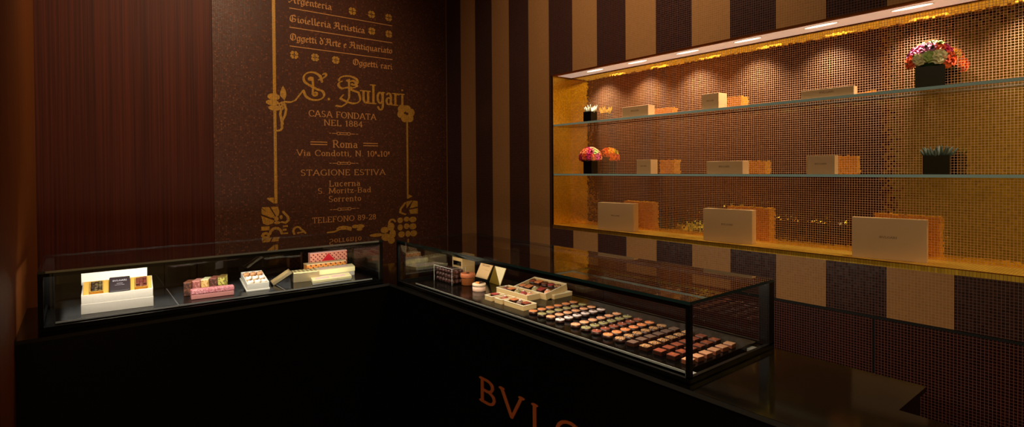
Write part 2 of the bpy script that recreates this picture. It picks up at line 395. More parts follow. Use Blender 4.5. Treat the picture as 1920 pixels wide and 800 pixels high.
M['gold_trim'] = mat('bronze gold trim', (170, 100, 40), .3, metal=.9)
M['cream'] = mat('cream card', (212, 168, 120), .5)
M['print'] = mat('brown print', (112, 78, 50), .6)
M['white_card'] = mat('white card', (240, 234, 222), .55)
M['white_tex'] = mat('pearl linen card', (226, 216, 202), .5, var=.04, vscale=300)
M['gold_card'] = mat('gold foil card', (226, 178, 84), .42, metal=.35)
M['olive_gold'] = mat('olive gold foil', (150, 122, 44), .4, metal=.5)
M['champagne'] = mat('champagne foil', (206, 186, 146), .32, metal=.7)
M['kraft'] = mat('kraft card', (206, 170, 112), .6)
M['choc'] = mat('dark chocolate', (46, 22, 14), .32, var=.15, vscale=250)
M['milk'] = mat('milk chocolate', (112, 62, 44), .38, var=.1, vscale=250)
M['copper'] = mat('copper lettering', (196, 96, 48), .4, metal=.3)
M['ink'] = mat('ink black', (14, 13, 14), .45)
M['print_light'] = mat('silver print', (170, 168, 176), .5)

# ------------------------------------------------------------------ room
XW, YB, XL = 2.15, 3.47, -.165     # right wall, back wall, left wall
YE = -3.0
struct(MB().box(-3.4, 2.6, YE-.1, YB+.1, -.06, 0).done('floor', mat('dark floor', (52, 40, 34), .35)))
struct(MB().box(-3.4, 2.6, YE-.1, YB+.1, 3.2, 3.26).done('ceiling', mat('brown ceiling', (60, 44, 34), .7)))
wf = MB().box(-3.4, 2.6, YE-.1, YE-.01, 0, 3.2, mi=1)
for k in range(17): wf.box(-3.3+.34*k, -3.3+.34*k+.332, YE-.01, YE, 0, 3.2)
struct(wf.done('wall_front', [mat('beige panel', (206, 176, 124), .6), mat('panel joint', (60, 44, 30), .7)]))
struct(MB().box(-3.4, -3.3, YE, YB, 0, 3.2).done('wall_west', mat('beige plaster west', (200, 172, 108), .7)))
struct(MB().box(XL-.14, XL, 1.42, YB, 0, 3.2).done('wall_left', M['wood_left']))
struct(MB().box(.598, 2.6, YB, YB+.1, 0, 3.2).done('wall_back', M['back_wall']))
struct(MB().box(-3.3, .592, YB-.004, YB+.1, 0, 3.2).box(.592, .598, YB+.004, YB+.1, 0, 3.2).done('trim_1', M['wood']))
# right wall: core, upper striped face, dado panels with open joints
NY0, NY1, NZ0, NZ1, NX = -.25, 2.31, 1.15, 2.011, 2.30
wr = MB()
wr.box(XW+.006, 2.6, NY1+.02, YB, 0, 3.2, mi=1).box(XW+.006, 2.6, YE, NY0-.02, 0, 3.2, mi=1)
wr.box(XW+.006, 2.6, NY0-.02, NY1+.02, 0, NZ0-.02, mi=1).box(XW+.006, 2.6, NY0-.02, NY1+.02, NZ1+.02, 3.2, mi=1)
wr.box(NX+.02, 2.6, NY0-.02, NY1+.02, NZ0-.02, NZ1+.02, mi=1)
wr.box(XW, XW+.006, NY1, YB, .956, 3.2).box(XW, XW+.006, YE, NY0, .956, 3.2)
wr.box(XW, XW+.006, NY0, NY1, .956, NZ0-.003).box(XW, XW+.006, NY0, NY1, NZ1+.006, 3.2)
wall = struct(wr.done('wall_right', [M['right_wall'], mat('joint black', (8, 6, 6), .6)]))
dd = MB()
ys = [YB, 3.171, 1.926, .681, -.564, -1.809, YE]
for a, b in zip(ys, ys[1:]): dd.box(XW, XW+.006, b+.004, a-.004, 0, .945)
struct(dd.done('dado_panel', M['dado'], wall))
struct(MB().box(NX, NX+.02, NY0-.02, NY1+.02, NZ0-.02, NZ1+.02).done('niche_back', M['gold'], wall))
struct(MB().box(XW+.003, NX, NY1, NY1+.02, NZ0-.02, NZ1+.02).done('niche_side', M['gold_side'], wall))
struct(MB().box(XW+.003, NX, NY0-.02, NY0, NZ0-.02, NZ1+.02).done('niche_side', M['gold_side'], wall))
struct(MB().box(XW-.001, NX, NY0, NY1, NZ0-.02, NZ0).done('niche_floor', M['gold_floor'], wall))
tag(MB().box(XW+.019, NX-.013, NY0, NY1-.02, NZ1+.0003, NZ1+.02).done('light_panel', mat('luminous diffuser', (255, 226, 206), .5, emit=.3)), 'long white luminous strip lining the top of the gold niche', 'light')
struct(MB().box(XW+.018, NX, NY1-.02, NY1, NZ1, NZ1+.02).done('niche_soffit', M['gold_trim'], wall))
tr = MB()
tr.box(XW-.002, XW+.018, NY0, NY1+.004, NZ1-.001, NZ1+.006).box(NX-.012, NX, NY0, NY1, NZ1, NZ1+.006)
tr.box(XW-.002, XW+.006, NY1, NY1+.006, NZ0, NZ1+.006, mi=1)
tr.box(XW-.002, XW+.003, NY0, NY1, NZ0-.0035, NZ0-.0002, mi=0)
struct(tr.done('niche_edge', [M['gold_trim'], M['dark_trim']], wall))

# ------------------------------------------------------------------ mosaic inscription on the back wall
ins = thing('wall_inscription', 'gold mosaic inscription and floral frame set into the dark brown mosaic wall', 'lettering', (1.36, YB, 1.0))
IO = Vector((1.36, YB, 1.0))
RX, UP = Vector((1, 0, 0)), Vector((0, 0, 1))
def W(x, z): return Vector((x, YB, z))-IO
def line(s, font, x0, x1, z, H, name='text_line', weight=1.0, k=1):
    mb = MB(); text(mb, s, font, W(x0, z), RX, UP, x1-x0, H, .0015, weight); return mb.done(name, M['letters'], ins)
line('Argenteria', BLK, 1.019, 1.288, 2.512, .042)
line('Gioielleria', BLK, 1.021, 1.282, 2.395, .042)
line('Artistica', BLK, 1.299, 1.512, 2.395, .042)
line("Oggetti d'Arte e", BLK, 1.023, 1.385, 2.281, .042)
line('Antiquariato', BLK, 1.403, 1.712, 2.285, .04)
line('Oggetti rari', BLK, 1.424, 1.711, 2.175, .04)
def flat(polys, name): mb = MB(); draw(mb, polys, W(0, 0), RX, UP, Vector((0, -1, 0)), .0015); return mb.done(name, M['letters' if name in ('rule_line', 'chain_divider') else 'ornament'], ins)
rect = lambda x0, x1, z0, z1: [(x0, z0), (x1, z0), (x1, z1), (x0, z1)]
for z in (2.478, 2.3595, 2.244): flat([rect(1.022, 1.712, z-.0028, z+.0028)], 'rule_line')
def clover(x, z, s=.027):
    P = []
    for k in range(4):
        a = 45+90*k; c, q = math.cos(R(a)), math.sin(R(a))
        for d in (-1, 1):
            ox, oz = x+s*.66*c-d*s*.2*q, z+s*.66*q+d*s*.2*c
            P.append([(ox+s*.3*math.cos(t*math.pi/5), oz+s*.3*math.sin(t*math.pi/5)) for t in range(10)])
        P.append(hull([(x+s*.08*c, z+s*.08*q), (x+s*.7*c-s*.36*q, z+s*.7*q+s*.36*c), (x+s*.7*c+s*.36*q, z+s*.7*q-s*.36*c)]))
    return flat(P, 'clover')
for x, z in ((1.426, 2.529), (1.561, 2.531), (1.687, 2.531), (1.562, 2.418), (1.687, 2.417), (1.049, 2.192), (1.177, 2.192), (1.311, 2.192)): clover(x, z)
mb = MB()
draw(mb, stroke_polys(FANCY['S'], nib(.0085, .0042, 35), .205, .175, 1.085, 1.925), W(0, 0), RX, UP, Vector((0, -1, 0)), .0015)
draw(mb, [[(1.262+.009*math.cos(t*math.pi/4), 1.935+.009*math.sin(t*math.pi/4)) for t in range(8)]], W(0, 0), RX, UP, Vector((0, -1, 0)), .0015)
mb.done('signature', M['ornament'], ins)
mb = MB()
draw(mb, stroke_polys(FANCY['B'], nib(.0085, .0042, 35), .19, .165, 1.315, 1.925), W(0, 0), RX, UP, Vector((0, -1, 0)), .0015)
text(mb, 'ulgari', SER, W(1.487, 1.928), RX, UP, .312, .125, .0015, .8)
mb.done('signature', M['ornament'], ins)
line('CASA FONDATA', SER, 1.132, 1.587, 1.818, .038)
line('NEL 1884', SER, 1.229, 1.489, 1.765, .036)
line('Roma', SER, 1.285, 1.453, 1.624, .046)
line('Via Condotti, N. 10^~10^', SER, 1.056, 1.686, 1.568, .036)
line('STAGIONE ESTIVA', SER, 1.079, 1.651, 1.443, .036)
line('Lucerna', SER, 1.258, 1.469, 1.371, .036)
line('S. Moritz-Bad', SER, 1.185, 1.545, 1.326, .034)
line('Sorrento', SER, 1.254, 1.474, 1.271, .036)
line('TELEFONO 89-28', SER, 1.148, 1.579, 1.14, .034)
for x0, x1 in ((1.142, 1.249), (1.493, 1.598)):
    flat([rect(x0, x1, 1.653, 1.659), rect(x0, x1, 1.637, 1.643)], 'rule_line')
for z in (1.715, 1.521, 1.22):
    nb = nib(.0022, .0022, 0)
    flat([rect(1.262, 1.275, z-.002, z+.002), rect(1.282, 1.312, z-.002, z+.002), rect(1.403, 1.435, z-.002, z+.002), rect(1.442, 1.458, z-.002, z+.002)]
         + stroke_polys([arc(1.324, z, .011, .009, 0, 360), arc(1.393, z, .011, .009, 0, 360), [(1.335, z+.006), (1.382, z+.006)], [(1.335, z-.006), (1.382, z-.006)]], nb, 1, 1), 'chain_divider')
# left pole, knot, ribbons, fan
flat([rect(.9215, .9395, 1.93, 3.1), rect(.9225, .9395, 1.275, 1.86)], 'frame_pole')
def petals(c, lst):
    return [[(c[0]+a+ra*math.cos(t*math.pi/8), c[1]+b+rb*math.sin(t*math.pi/8)) for t in range(16)] for a, b, ra, rb in lst]
flat(petals((.935, 1.893), [(-.01, .03, .036, .021), (-.018, -.005, .038, .017), (-.006, -.037, .036, .017)]) + stroke_polys([arc(.966, 1.878, .009, .011, 0, 360, 8), arc(.97, 1.858, .008, .01, 0, 360, 8), [(.972, 1.893), (.985, 1.893)]], nib(.005, .005, 0), 1, 1)
     + [[(.962, 1.932), (.988, 1.905), (1.0, 1.94), (.994, 1.97), (.98, 1.995), (.963, 1.958)]], 'rosette')
flat(stroke_polys([[(.986, 1.882), (.996, 1.85), (.99, 1.815), (.975, 1.785), (.97, 1.76), (.972, 1.735), (.962, 1.722), (.943, 1.718)], [(.967, 1.85), (.962, 1.82), (.968, 1.785), (.975, 1.76)]], nib(.008, .006, 30), 1, 1), 'ribbon')
flat([[(.878, 1.305), (.884, 1.312), (.918, 1.312), (.918, 1.275)]]
     + [hull([(.848, 1.256), (.89, 1.256), (.925, 1.195), (.915, 1.185)]), hull([(.848, 1.25), (.848, 1.216), (.9, 1.19), (.915, 1.19)]),
        hull([(.9, 1.256), (.942, 1.256), (.95, 1.225), (.945, 1.2), (.932, 1.195)]), hull([(.846, 1.205), (.905, 1.178), (.92, 1.172), (.912, 1.155), (.88, 1.146), (.856, 1.158)])]
     + petals((.932, 1.182), [(0, 0, .013, .015), (.028, .008, .009, .013), (.005, -.024, .02, .009)])
     + stroke_polys([[(.972, 1.222), (1.0, 1.19), (1.003, 1.168), (.985, 1.154), (.965, 1.16)]], nib(.008, .006, 0), 1, 1), 'fan_ornament')
flat([rect(.846, .892, 1.115, 1.14), rect(.91, .95, 1.0, 1.045), [(.9, 1.0), (.95, 1.0), (.94, .9), (.88, .9)], rect(.848, .9, 1.05, 1.066), rect(.97, .998, 1.128, 1.138), rect(.968, .99, 1.105, 1.118), rect(.905, .95, 1.055, 1.068), rect(.97, 1.0, 1.085, 1.094)]
     + stroke_polys([arc(.928, 1.085, .035, .04, 10, 170, 8), arc(.87, 1.085, .018, .014, 30, 330, 6)], nib(.008, .008, 0), 1, 1), 'base_ornament')
flat(stroke_polys([arc(1.055, 1.098, .024, .026, 220, 20, 8)+[(1.09, 1.098), (1.105, 1.082)], [(1.06, 1.085), (1.085, 1.09)]], nib(.007, .005, 0), 1, 1), 'scroll')
flat(stroke_polys([[(1.245, 1.073), (1.29, 1.076), (1.33, 1.09), (1.37, 1.088), (1.4, 1.078)], arc(1.35, 1.085, .045, .02, 160, 20, 7)], nib(.006, .005, 0), 1, 1)
     + petals((1.41, 1.09), [(-.06, .01, .02, .01), (-.02, .0, .018, .012), (.02, .01, .022, .012), (.055, .008, .03, .014), (.05, -.012, .02, .008)]), 'scroll')
# right flower pole
flat(petals((1.812, 1.872), [(-.032, .03, .03, .028), (.012, .036, .028, .026), (.044, .012, .026, .028), (.03, -.03, .03, .028), (-.012, -.03, .026, .03), (-.04, -.006, .026, .026)]) + [rect(1.79, 1.812, 1.82, 1.842), rect(1.815, 1.828, 1.27, 1.84)], 'frame_pole')
flat([hull([(1.82, 1.27), (1.86, 1.285), (1.83, 1.3)]), hull([(1.81, 1.25), (1.86, 1.256), (1.81, 1.2)]), hull([(1.865, 1.255), (1.9, 1.25), (1.9, 1.21), (1.835, 1.2)]), hull([(1.83, 1.19), (1.9, 1.2), (1.9, 1.16), (1.84, 1.16)])]
     + stroke_polys([[(1.8, 1.24), (1.765, 1.2), (1.76, 1.175), (1.8, 1.16)]], nib(.008, .006, 0), 1, 1)
     + petals((1.82, 1.07), [(-.06, .05, .022, .02), (-.01, .055, .022, .018), (.04, .05, .03, .02), (-.06, .0, .02, .022), (-.01, .005, .022, .02), (.04, .0, .028, .022), (-.05, -.05, .026, .022), (0, -.05, .02, .022), (.045, -.05, .028, .022)]), 'base_ornament')
flat(petals((1.672, 1.03), [(-.03, .03, .03, .022), (.018, .05, .026, .028), (.03, .0, .024, .03), (-.02, -.02, .034, .026), (.02, -.045, .026, .024), (-.09, .0, .05, .012)]) + stroke_polys([arc(1.7, 1.1, .025, .03, 30, 190, 7)], nib(.008, .006, 0), 1, 1), 'base_ornament')

# ------------------------------------------------------------------ the L-shaped counter
ZC = .95
ct = thing('display_counter', 'black polished L-shaped shop counter with copper letters on its front', 'counter', (1.3, 1.5, 0))
CO = Vector((1.3, 1.5, 0))
def L(pts): return [(x-CO.x, y-CO.y) for x, y in pts]
top = [(XL, 2.262), (1.112, 2.308), (1.116, -1.3), (1.361, -1.3), (1.365, .385), (1.562, .385), (1.562, 2.79), (XL, 2.79)]
MB().prism(L(top), ZC-.012, ZC).done('countertop', [M['black_stone']], ct)
MB().prism(L([(XL, 2.2615), (1.1115, 2.3075), (1.1155, -1.3), (1.118, -1.3), (1.114, 2.3105), (XL, 2.2645)]), ZC-.012, ZC-.0006).done('lit_edge_band', M['edge_stone'], ct)
MB().prism(L([(XL, 2.276), (1.126, 2.322), (1.128, -1.29), (1.352, -1.29), (1.352, .395), (1.552, .395), (1.552, 2.78), (XL, 2.78)]), 0, ZC-.012).done('body', M['black_panel'], ct)
lx = 1.6045
for ch, y0, y1 in (('B', 1.607, 1.507), ('V', 1.482, 1.357), ('L', 1.318, 1.235), ('G', 1.206, 1.085), ('A', 1.06, .935), ('R', .91, .81), ('I', .785, .74)):
    mb = MB(); text(mb, ch, SER, Vector((1.1268, y0, .638))-CO, Vector((0, -1, 0)), UP, y0-y1, .081, .003, 1.15)
    mb.done('letter', M['copper'], ct)

# ------------------------------------------------------------------ glass display cases
def case(label, x0, x1, y0, y1, along, posts, doors, front_axis):
    """black framed glass case standing on the counter; origin at its centre base"""
    cx, cy = (x0+x1)/2, (y0+y1)/2; hx, hy = (x1-x0)/2, (y1-y0)/2
    t = thing('glass_display_case', label, 'display case', (cx, cy, ZC), 0, 'glass cases on the black counter')
    g = .006
    MB().box(-hx, hx, -hy, hy, 0, .003).done('base_panel', M['tray'], t)
    f = MB()
    f.box(-hx, hx, -hy, -hy+.01, .003, .017).box(-hx, hx, hy-.01, hy, .003, .013).box(-hx, -hx+.01, -hy+.01, hy-.01, .003, .013).box(hx-.01, hx, -hy+.01, hy-.01, .003, .013)
    f.done('base_rail', M['black'], t)
    tp = MB().box(-hx, hx, -hy, hy, .192, .2)
    tp.b.faces.ensure_lookup_table()
    for fc in tp.b.faces: fc.material_index = 0 if abs(fc.calc_center_median().z-.196) > .003 else 1
    tp.done('glass_top', [M['glass'], M['glass_edge']], t)
    return t, hx, hy, g
# left case
tl, hx, hy, g = case('long low glass case on the counter by the left wood wall, lit gift boxes inside', -.112, 1.089, 2.322, 2.775, 'x', None, None, None)
MB().box(-hx+.03, hx-.016, -hy, -hy+g, .013, .192).done('glass_front', M['glass'], tl)
MB().box(-hx, -hx+g, -hy+.02, hy-.03, .013, .192).done('glass_end', M['glass'], tl)
MB().box(hx-g, hx, -hy+.02, hy-.03, .013, .192).done('blackout_end', M['tray'], tl)  # black sheet put in place of end glass to stop a carton reflection
MB().box(-hx+.02, hx-.02, -hy-.0012, -hy, .193, .2).done('edge_strip', mat('edge highlight strip', (196, 206, 214), .25, metal=.6), tl)  # pale strip put in for the bright line of light along the glass edge
MB().box(-hx, -hx+.014, -hy, -hy+.016, .013, .192).done('post', M['black'], tl)
MB().box(hx-.016, hx, -hy, -hy+.016, .013, .192).done('post', M['black'], tl)
MB().box(-hx, -hx+.03, hy-.03, hy, .013, .192).done('post', M['black'], tl)
MB().box(hx-.03, hx, hy-.03, hy, .013, .192).done('post', M['black'], tl)
MB().box(-hx+.03, -.1, hy-.018, hy-.012, .013, .192).done('sliding_door', M['glass_dark'], tl)
MB().box(-.12, hx-.03, hy-.009, hy-.003, .013, .192).done('sliding_door', M['glass_dark'], tl)
MB().box(-hx+.014, hx-.016, -hy+.006, -hy+.016, .18, .192).done('light_bar', M['black'], tl)
TLC = Vector((tl.location))
# right case
tr_, hx, hy, g = case('long glass case before the gold niche, rows of bonbons and black corner post', 1.139, 1.562, .745, 2.283, 'y', None, None, None)
MB().box(-hx, -hx+g, -hy+.013, hy-.014, .013, .192).done('glass_front', M['glass'], tr_)
MB().box(-hx+.013, hx-.03, -hy, -hy+g, .013, .192).done('glass_end', M['glass'], tr_)
MB().box(-hx+.013, hx-.03, hy-g, hy, .013, .192).done('glass_end', M['glass'], tr_)
MB().box(-hx, -hx+.012, -hy, -hy+.012, .013, .192).done('post', M['black'], tr_)
MB().box(-hx, -hx+.012, hy-.012, hy, .013, .192).done('post', M['black'], tr_)
MB().box(hx-.03, hx, -hy, -hy+.03, .013, .192).done('post', M['black'], tr_)
MB().box(hx-.03, hx, hy-.03, hy, .013, .192).done('post', M['black'], tr_)
MB().box(hx-.016, hx-.01, -hy+.03, .02, .013, .18).done('sliding_door', M['glass'], tr_)
MB().box(hx-.008, hx-.002, -.02, hy-.03, .013, .18).done('sliding_door', M['glass'], tr_)
MB().box(hx-.02, hx, -hy+.03, hy-.03, .18, .192).done('back_rail', M['black'], tr_)
MB().box(-hx+.006, -hx+.016, -hy+.013, hy-.013, .18, .192).done('light_bar', M['black'], tr_)

ZT = .972    # tray top
def tray(label, x0, x1, y0, y1, front):
    t = thing('display_tray', label, 'tray', ((x0+x1)/2, (y0+y1)/2, ZC+.003), 0, 'black trays in the glass cases')
    hx, hy = (x1-x0)/2, (y1-y0)/2
    MB().box(-hx, hx, -hy, hy, 0, ZT-ZC-.003, .0012).done('plate', M['tray'], t)
    for s in front:
        if s == 'y': MB().box(-hx, hx, -hy-.0016, -hy, .013, .0185).done('edge_strip', M['strip'], t)
        if s == 'x': MB().box(-hx-.0016, -hx, -hy, hy, .013, .0185).done('edge_strip', M['strip'], t)
        if s == 'r': MB().box(hx, hx+.0014, -hy, hy, .012, .0185).done('edge_strip', M['strip'], t)
    return t
tray('black glass tray under the open pearl gift box', -.07, .283, 2.366, 2.735, 'yr')
tray('black glass tray under the pink bar and tilted white box', .2855, .668, 2.366, 2.735, 'yr')
tray('black glass tray under the red carton and gold box', .6705, 1.055, 2.366, 2.735, 'y')
tR = tray('long black tray carrying the rows of bonbons and chocolate boxes', 1.160, 1.515, .772, 2.14, 'x')
MB().box(-.1775, -.15, -.684-.018, -.684, .004, .012).done('foot', M['strip'], tR)
MB().box(.12, .15, -.684-.018, -.684, .004, .012).done('foot', M['strip'], tR)

# ------------------------------------------------------------------ shelves in the niche
ZU, ZM = 1.731, 1.446
for z, lb in ((ZU, 'upper glass shelf across the gold mosaic niche'), (ZM, 'middle glass shelf across the gold mosaic niche')):
    s = MB().box(XW+.006, NX-.001, NY0+.002, NY1-.002, z-.01, z)
    for fc in s.b.faces: fc.material_index = 0 if abs(fc.calc_center_median().z-(z-.005)) > .003 else 1
    tag(s.done('glass_shelf', [M['glass'], M['shelf_edge']]), lb, 'shelf', 'glass shelves in the niche')

def carton(label, p, ang, w, d, h, letters=True):
    """lidded cream box; p = front left bottom corner seen from the shop, width runs towards the shop side"""
    t = thing('gift_carton', label, 'box', p, ang, 'cream cartons in the gold niche')
    MB().box(0, d*.74, -w, 0, 0, h, .0008).done('lid', M['cream'], t)
    MB().box(d*.74, d*.77, -w+.001, -.001, .001, h-.001).box(d*.77, d, -w, 0, 0, h, .0008).done('base', M['cream'], t)
    if letters:
        tw = min(.05, w*.42); mb = MB(); text(mb, 'BVLGARI', SER, (0, -w/2+tw/2, h*.52), (0, -1, 0), UP, tw, tw*.13, .0003)
        mb.done('lettering', M['print'], t)
    return t
an = lambda dx, dy: math.atan2(dx, -dy)
B = NZ0
carton('medium cream carton on the niche floor, nearest the corner of the room', (2.168, 1.978, B), an(.028, -.215), .221, .045, .143)
carton('wide cream carton standing in the middle of the niche floor', (2.172, 1.352, B), an(.026, -.21), .213, .045, .143)
carton('largest cream carton on the niche floor, beside the bare gold mosaic', (2.165, .754, B), an(.036, -.212), .215, .034, .143)
carton('low cream carton on the upper shelf beside the small white-leaved plant', (2.176, 1.815, ZU), 0, .163, .052, .054)
carton('square cream carton standing in the middle of the upper shelf', (2.176, 1.360, ZU), R(-2), .083, .064, .069)
carton('flat long cream carton on the upper shelf, next to the large bouquet', (2.176, .935, ZU), 0, .183, .03, .034)
carton('small cream carton on the middle shelf beside the pink bouquet', (2.176, 1.725, ZM), 0, .087, .055, .07)
carton('long cream carton in the middle of the middle shelf', (2.176, 1.337, ZM), 0, .167, .052, .056)
carton('small cream carton on the middle shelf, next along to the dark spiky plant', (2.176, .913, ZM), 0, .098, .032, .07)

# ------------------------------------------------------------------ flowers and plants
def flower(mb, c, r, d):
    """ruffled round bloom opening along d"""
    d = Vector(d).normalized(); u = d.orthogonal().normalized(); w = d.cross(u); c = Vector(c)
    mb.ico(c, r*.62, 2, noise=.08)
    for ring, (n, tilt, ln, wd) in enumerate(((4, 22, .75, .75), (6, 48, .95, .8), (8, 78, 1.05, .75))):
        for k in range(n):
            a = 2*math.pi*(k+.5*ring)/n+random.uniform(-.15, .15); rad = u*math.cos(a)+w*math.sin(a); tang = d.cross(rad)
            G = []
            for i in range(4):
                s_ = i/3; row = []
                for j in range(5):
                    q = (j/4-.5)*2
                    ph = R(tilt)*(.55+.6*s_)
                    out = rad*math.sin(ph)*ln*r*s_ + d*math.cos(ph)*ln*r*s_ + rad*r*.12
                    side = tang*q*wd*r*(.35+.4*math.sin(math.pi*min(s_*.75+.12, 1)))
                    cup = -(rad*math.cos(ph)-d*math.sin(ph))*(q*q)*r*.16
                    row.append(mb.b.verts.new(c+out+side+cup*-1+d*random.uniform(-.03, .03)*r))
                G.append(row)
            for i in range(3):
                for j in range(4):
                    f = mb.b.faces.new((G[i][j], G[i][j+1], G[i+1][j+1], G[i+1][j])); f.smooth = True
def leaf(mb, a, b, wd, up=(0, 0, 1)):
    a, b = Vector(a), Vector(b); d = b-a; s_ = d.cross(Vector(up)).normalized()*wd; k = d.cross(s_).normalized()*wd*.25
    L0 = [a, a+d*.35+s_, a+d*.7+s_*.8, b, a+d*.7-s_*.8, a+d*.35-s_]
    mid = [a+d*.35+k, a+d*.7+k]
    v = [mb.b.verts.new(p) for p in L0]; m_ = [mb.b.verts.new(p) for p in mid]
    for q in ((v[0], v[1], m_[0]), (v[1], v[2], m_[1], m_[0]), (v[2], v[3], m_[1]), (v[3], v[4], m_[1]), (v[4], v[5], m_[0], m_[1]), (v[5], v[0], m_[0])):
        mb.b.faces.new(q).smooth = True
PET = {k: mat('petal '+k, c, .6, var=.1, vscale=120) for k, c in dict(pink=(226, 96, 150), hot=(214, 40, 104), orange=(240, 96, 40), coral=(250, 138, 84), cream=(240, 230, 176), green=(186, 206, 120), blush=(246, 190, 150), mauve=(214, 130, 178)).items()}
M['leaf'] = mat('dark green leaf', (46, 84, 40), .5)
M['vase'] = mat('black ceramic', (5, 5, 6), .18, spec=.3)
def vase_mesh(t, w, h, name='vase'):
    m_ = MB(); x = w/2
    m_.box(-x, x, -x, x, 0, .004).box(-x, -x+.004, -x, x, .004, h).box(x-.004, x, -x, x, .004, h).box(-x+.004, x-.004, -x, -x+.004, .004, h).box(-x+.004, x-.004, x-.004, x, .004, h)
    m_.box(-x+.004, x-.004, -x+.004, x-.004, .004, h-.008, mi=1)
    return m_.done(name, [M['vase'], mat('potting soil', (30, 22, 16), .9)], t)
def bouquet(label, loc, rz, w, h, R0, fr, blooms, seed, HZ):
    random.seed(seed)
    t = thing('flower_vase', label, 'flowers', loc, rz, 'bouquets in black vases')
    vase_mesh(t, w, h)
    lv = MB()
    for k in range(34):
        a = random.uniform(0, 6.28); e = random.uniform(-.15, 1.0)
        p = Vector((math.cos(a)*R0*math.cos(e)*.95, math.sin(a)*R0*math.cos(e)*.95, h+HZ*.25+math.sin(e)*HZ*.8)); b = p*1.0+Vector((math.cos(a)*.02, math.sin(a)*.02, random.uniform(-.006, .014)))
        leaf(lv, p-(b-p)*.6, b, .006)
    lv.ico((0, 0, h+HZ*.28), R0*.72, 2, (1, 1, HZ/R0*.75))
    lv.done('leaves', M['leaf'], t)
    for k, (a, e, c) in enumerate(blooms):
        d = Vector((math.cos(R(a))*math.cos(R(e)), math.sin(R(a))*math.cos(R(e)), math.sin(R(e))))
        p = Vector((d.x*R0*.88, d.y*R0*.88, h+HZ*.3+d.z*HZ*.72))
        mb = MB(); flower(mb, p, fr*random.uniform(.88, 1.12), d)
        mb.done('bloom', PET[c], t)
    return t
# azimuth 180 faces the shop, 270 faces the near end of the shelf
big = [(180, 8, 'green'), (205, 6, 'cream'), (230, 2, 'orange'), (150, 4, 'cream'), (122, 2, 'orange'), (100, -2, 'orange'), (255, -4, 'orange'), (280, 6, 'coral'),
       (178, 38, 'mauve'), (208, 36, 'orange'), (235, 34, 'hot'), (150, 34, 'pink'), (122, 34, 'pink'), (262, 36, 'pink'), (95, 30, 'mauve'), (300, 32, 'cream'), (60, 20, 'orange'), (330, 10, 'coral'), (20, 20, 'pink'),
       (180, 64, 'cream'), (225, 64, 'green'), (140, 62, 'cream'), (270, 66, 'pink'), (90, 66, 'cream'), (0, 64, 'blush'), (200, 88, 'blush')]
bouquet('large bouquet of orange, pink and cream blooms in a black vase on the upper shelf', (2.222, .54, ZU), R(12), .078, .07, .061, .0195, big, 3, .075)
small = [(180, 6, 'orange'), (210, 4, 'hot'), (235, 2, 'coral'), (150, 4, 'hot'), (122, 2, 'hot'), (260, 4, 'pink'), (95, 0, 'hot'), (290, 6, 'coral'),
         (180, 40, 'coral'), (215, 38, 'hot'), (250, 36, 'green'), (145, 38, 'coral'), (110, 36, 'pink'), (290, 36, 'blush'), (60, 30, 'orange'), (0, 20, 'orange'), (30, 20, 'hot'), (330, 30, 'coral'),
         (190, 72, 'pink'), (120, 68, 'hot'), (260, 68, 'blush'), (0, 66, 'coral')]
bouquet('small pink and coral bouquet in a black vase on the middle shelf', (2.225, 2.082, ZM), R(6), .056, .072, .057, .0195, small, 5, .062)
def spiky(label, loc, rz, w, h, n, ln, m_, seed, spread):
    random.seed(seed)
    t = thing('potted_succulent', label, 'plant', loc, rz, 'spiky plants in black pots')
    vase_mesh(t, w, h, 'pot')
    lv = MB()
    for k in range(n):
        a = 6.28*k/n*1.618*2; rr = w*.4*math.sqrt((k+.5)/n); b = Vector((math.cos(a)*rr, math.sin(a)*rr, h-.01))
        q = ln*random.uniform(.7, 1.1); tip = b+Vector((math.cos(a)*spread*rr*1.6+random.uniform(-.006, .006), math.sin(a)*spread*rr*1.6+random.uniform(-.006, .006), q))
        mid = (b+tip)/2+Vector((math.cos(a), math.sin(a), 0))*.003
        lv.tube([b, mid, (mid+tip*2)/3, tip], [.0038, .0042, .0028, .0003], 6)
    lv.done('leaves', m_, t)
    return t
spiky('small pale spiky succulent in a square black pot on the upper shelf', (2.235, 2.092, ZU), R(4), .054, .06, 20, .045, mat('pale grey leaf', (196, 194, 170), .45), 11, .5)
spiky('dark grey-green spiky succulent in a square black pot on the middle shelf', (2.222, .522, ZM), R(10), .07, .062, 26, .042, mat('grey green leaf', (84, 96, 84), .5), 12, .6)

# ------------------------------------------------------------------ goods in the left case
# open pearl gift box with standing lid
dxy = Vector((.21, -.012, 0)); a0 = math.atan2(-.012, .21)
gb = thing('open_gift_box', 'open pearl gift box with gold lining and upright lid in the left glass case', 'box', (-.003, 2.422, ZT), a0)
MB().box(0, .212, 0, .105, 0, .035, .0008).done('lower_tier', M['white_tex'], gb)
u_ = MB()
zb = .0365
u_.box(.001, .211, .001, .104, .035, zb)
u_.hexa([(.001,.001,zb),(.211,.001,zb),(.211,.005,zb),(.001,.005,zb),(.001,.001,.066),(.211,.001,.066),(.211,.005,.067),(.001,.005,.067)])
for x in (.001, .207):
    u_.hexa([(x,.005,zb),(x+.004,.005,zb),(x+.004,.104,zb),(x,.104,zb),(x,.005,.067),(x+.004,.005,.067),(x+.004,.104,.098),(x,.104,.098)])
u_.box(.005, .207, .1, .104, zb, .098)
u_.done('upper_tier', M['white_tex'], gb)
li = MB()
li.hexa([(.005,.008,zb),(.207,.008,zb),(.207,.0995,zb),(.005,.0995,zb),(.005,.008,.05),(.207,.008,.05),(.207,.064,.0985),(.005,.064,.0985)])
li.box(.005, .207, .0985, .0998, zb, .0978)
GA = math.atan2(.0485, .056); GM = Matrix.Translation((0, .008, .05)) @ Matrix.Rotation(GA, 4, 'X')
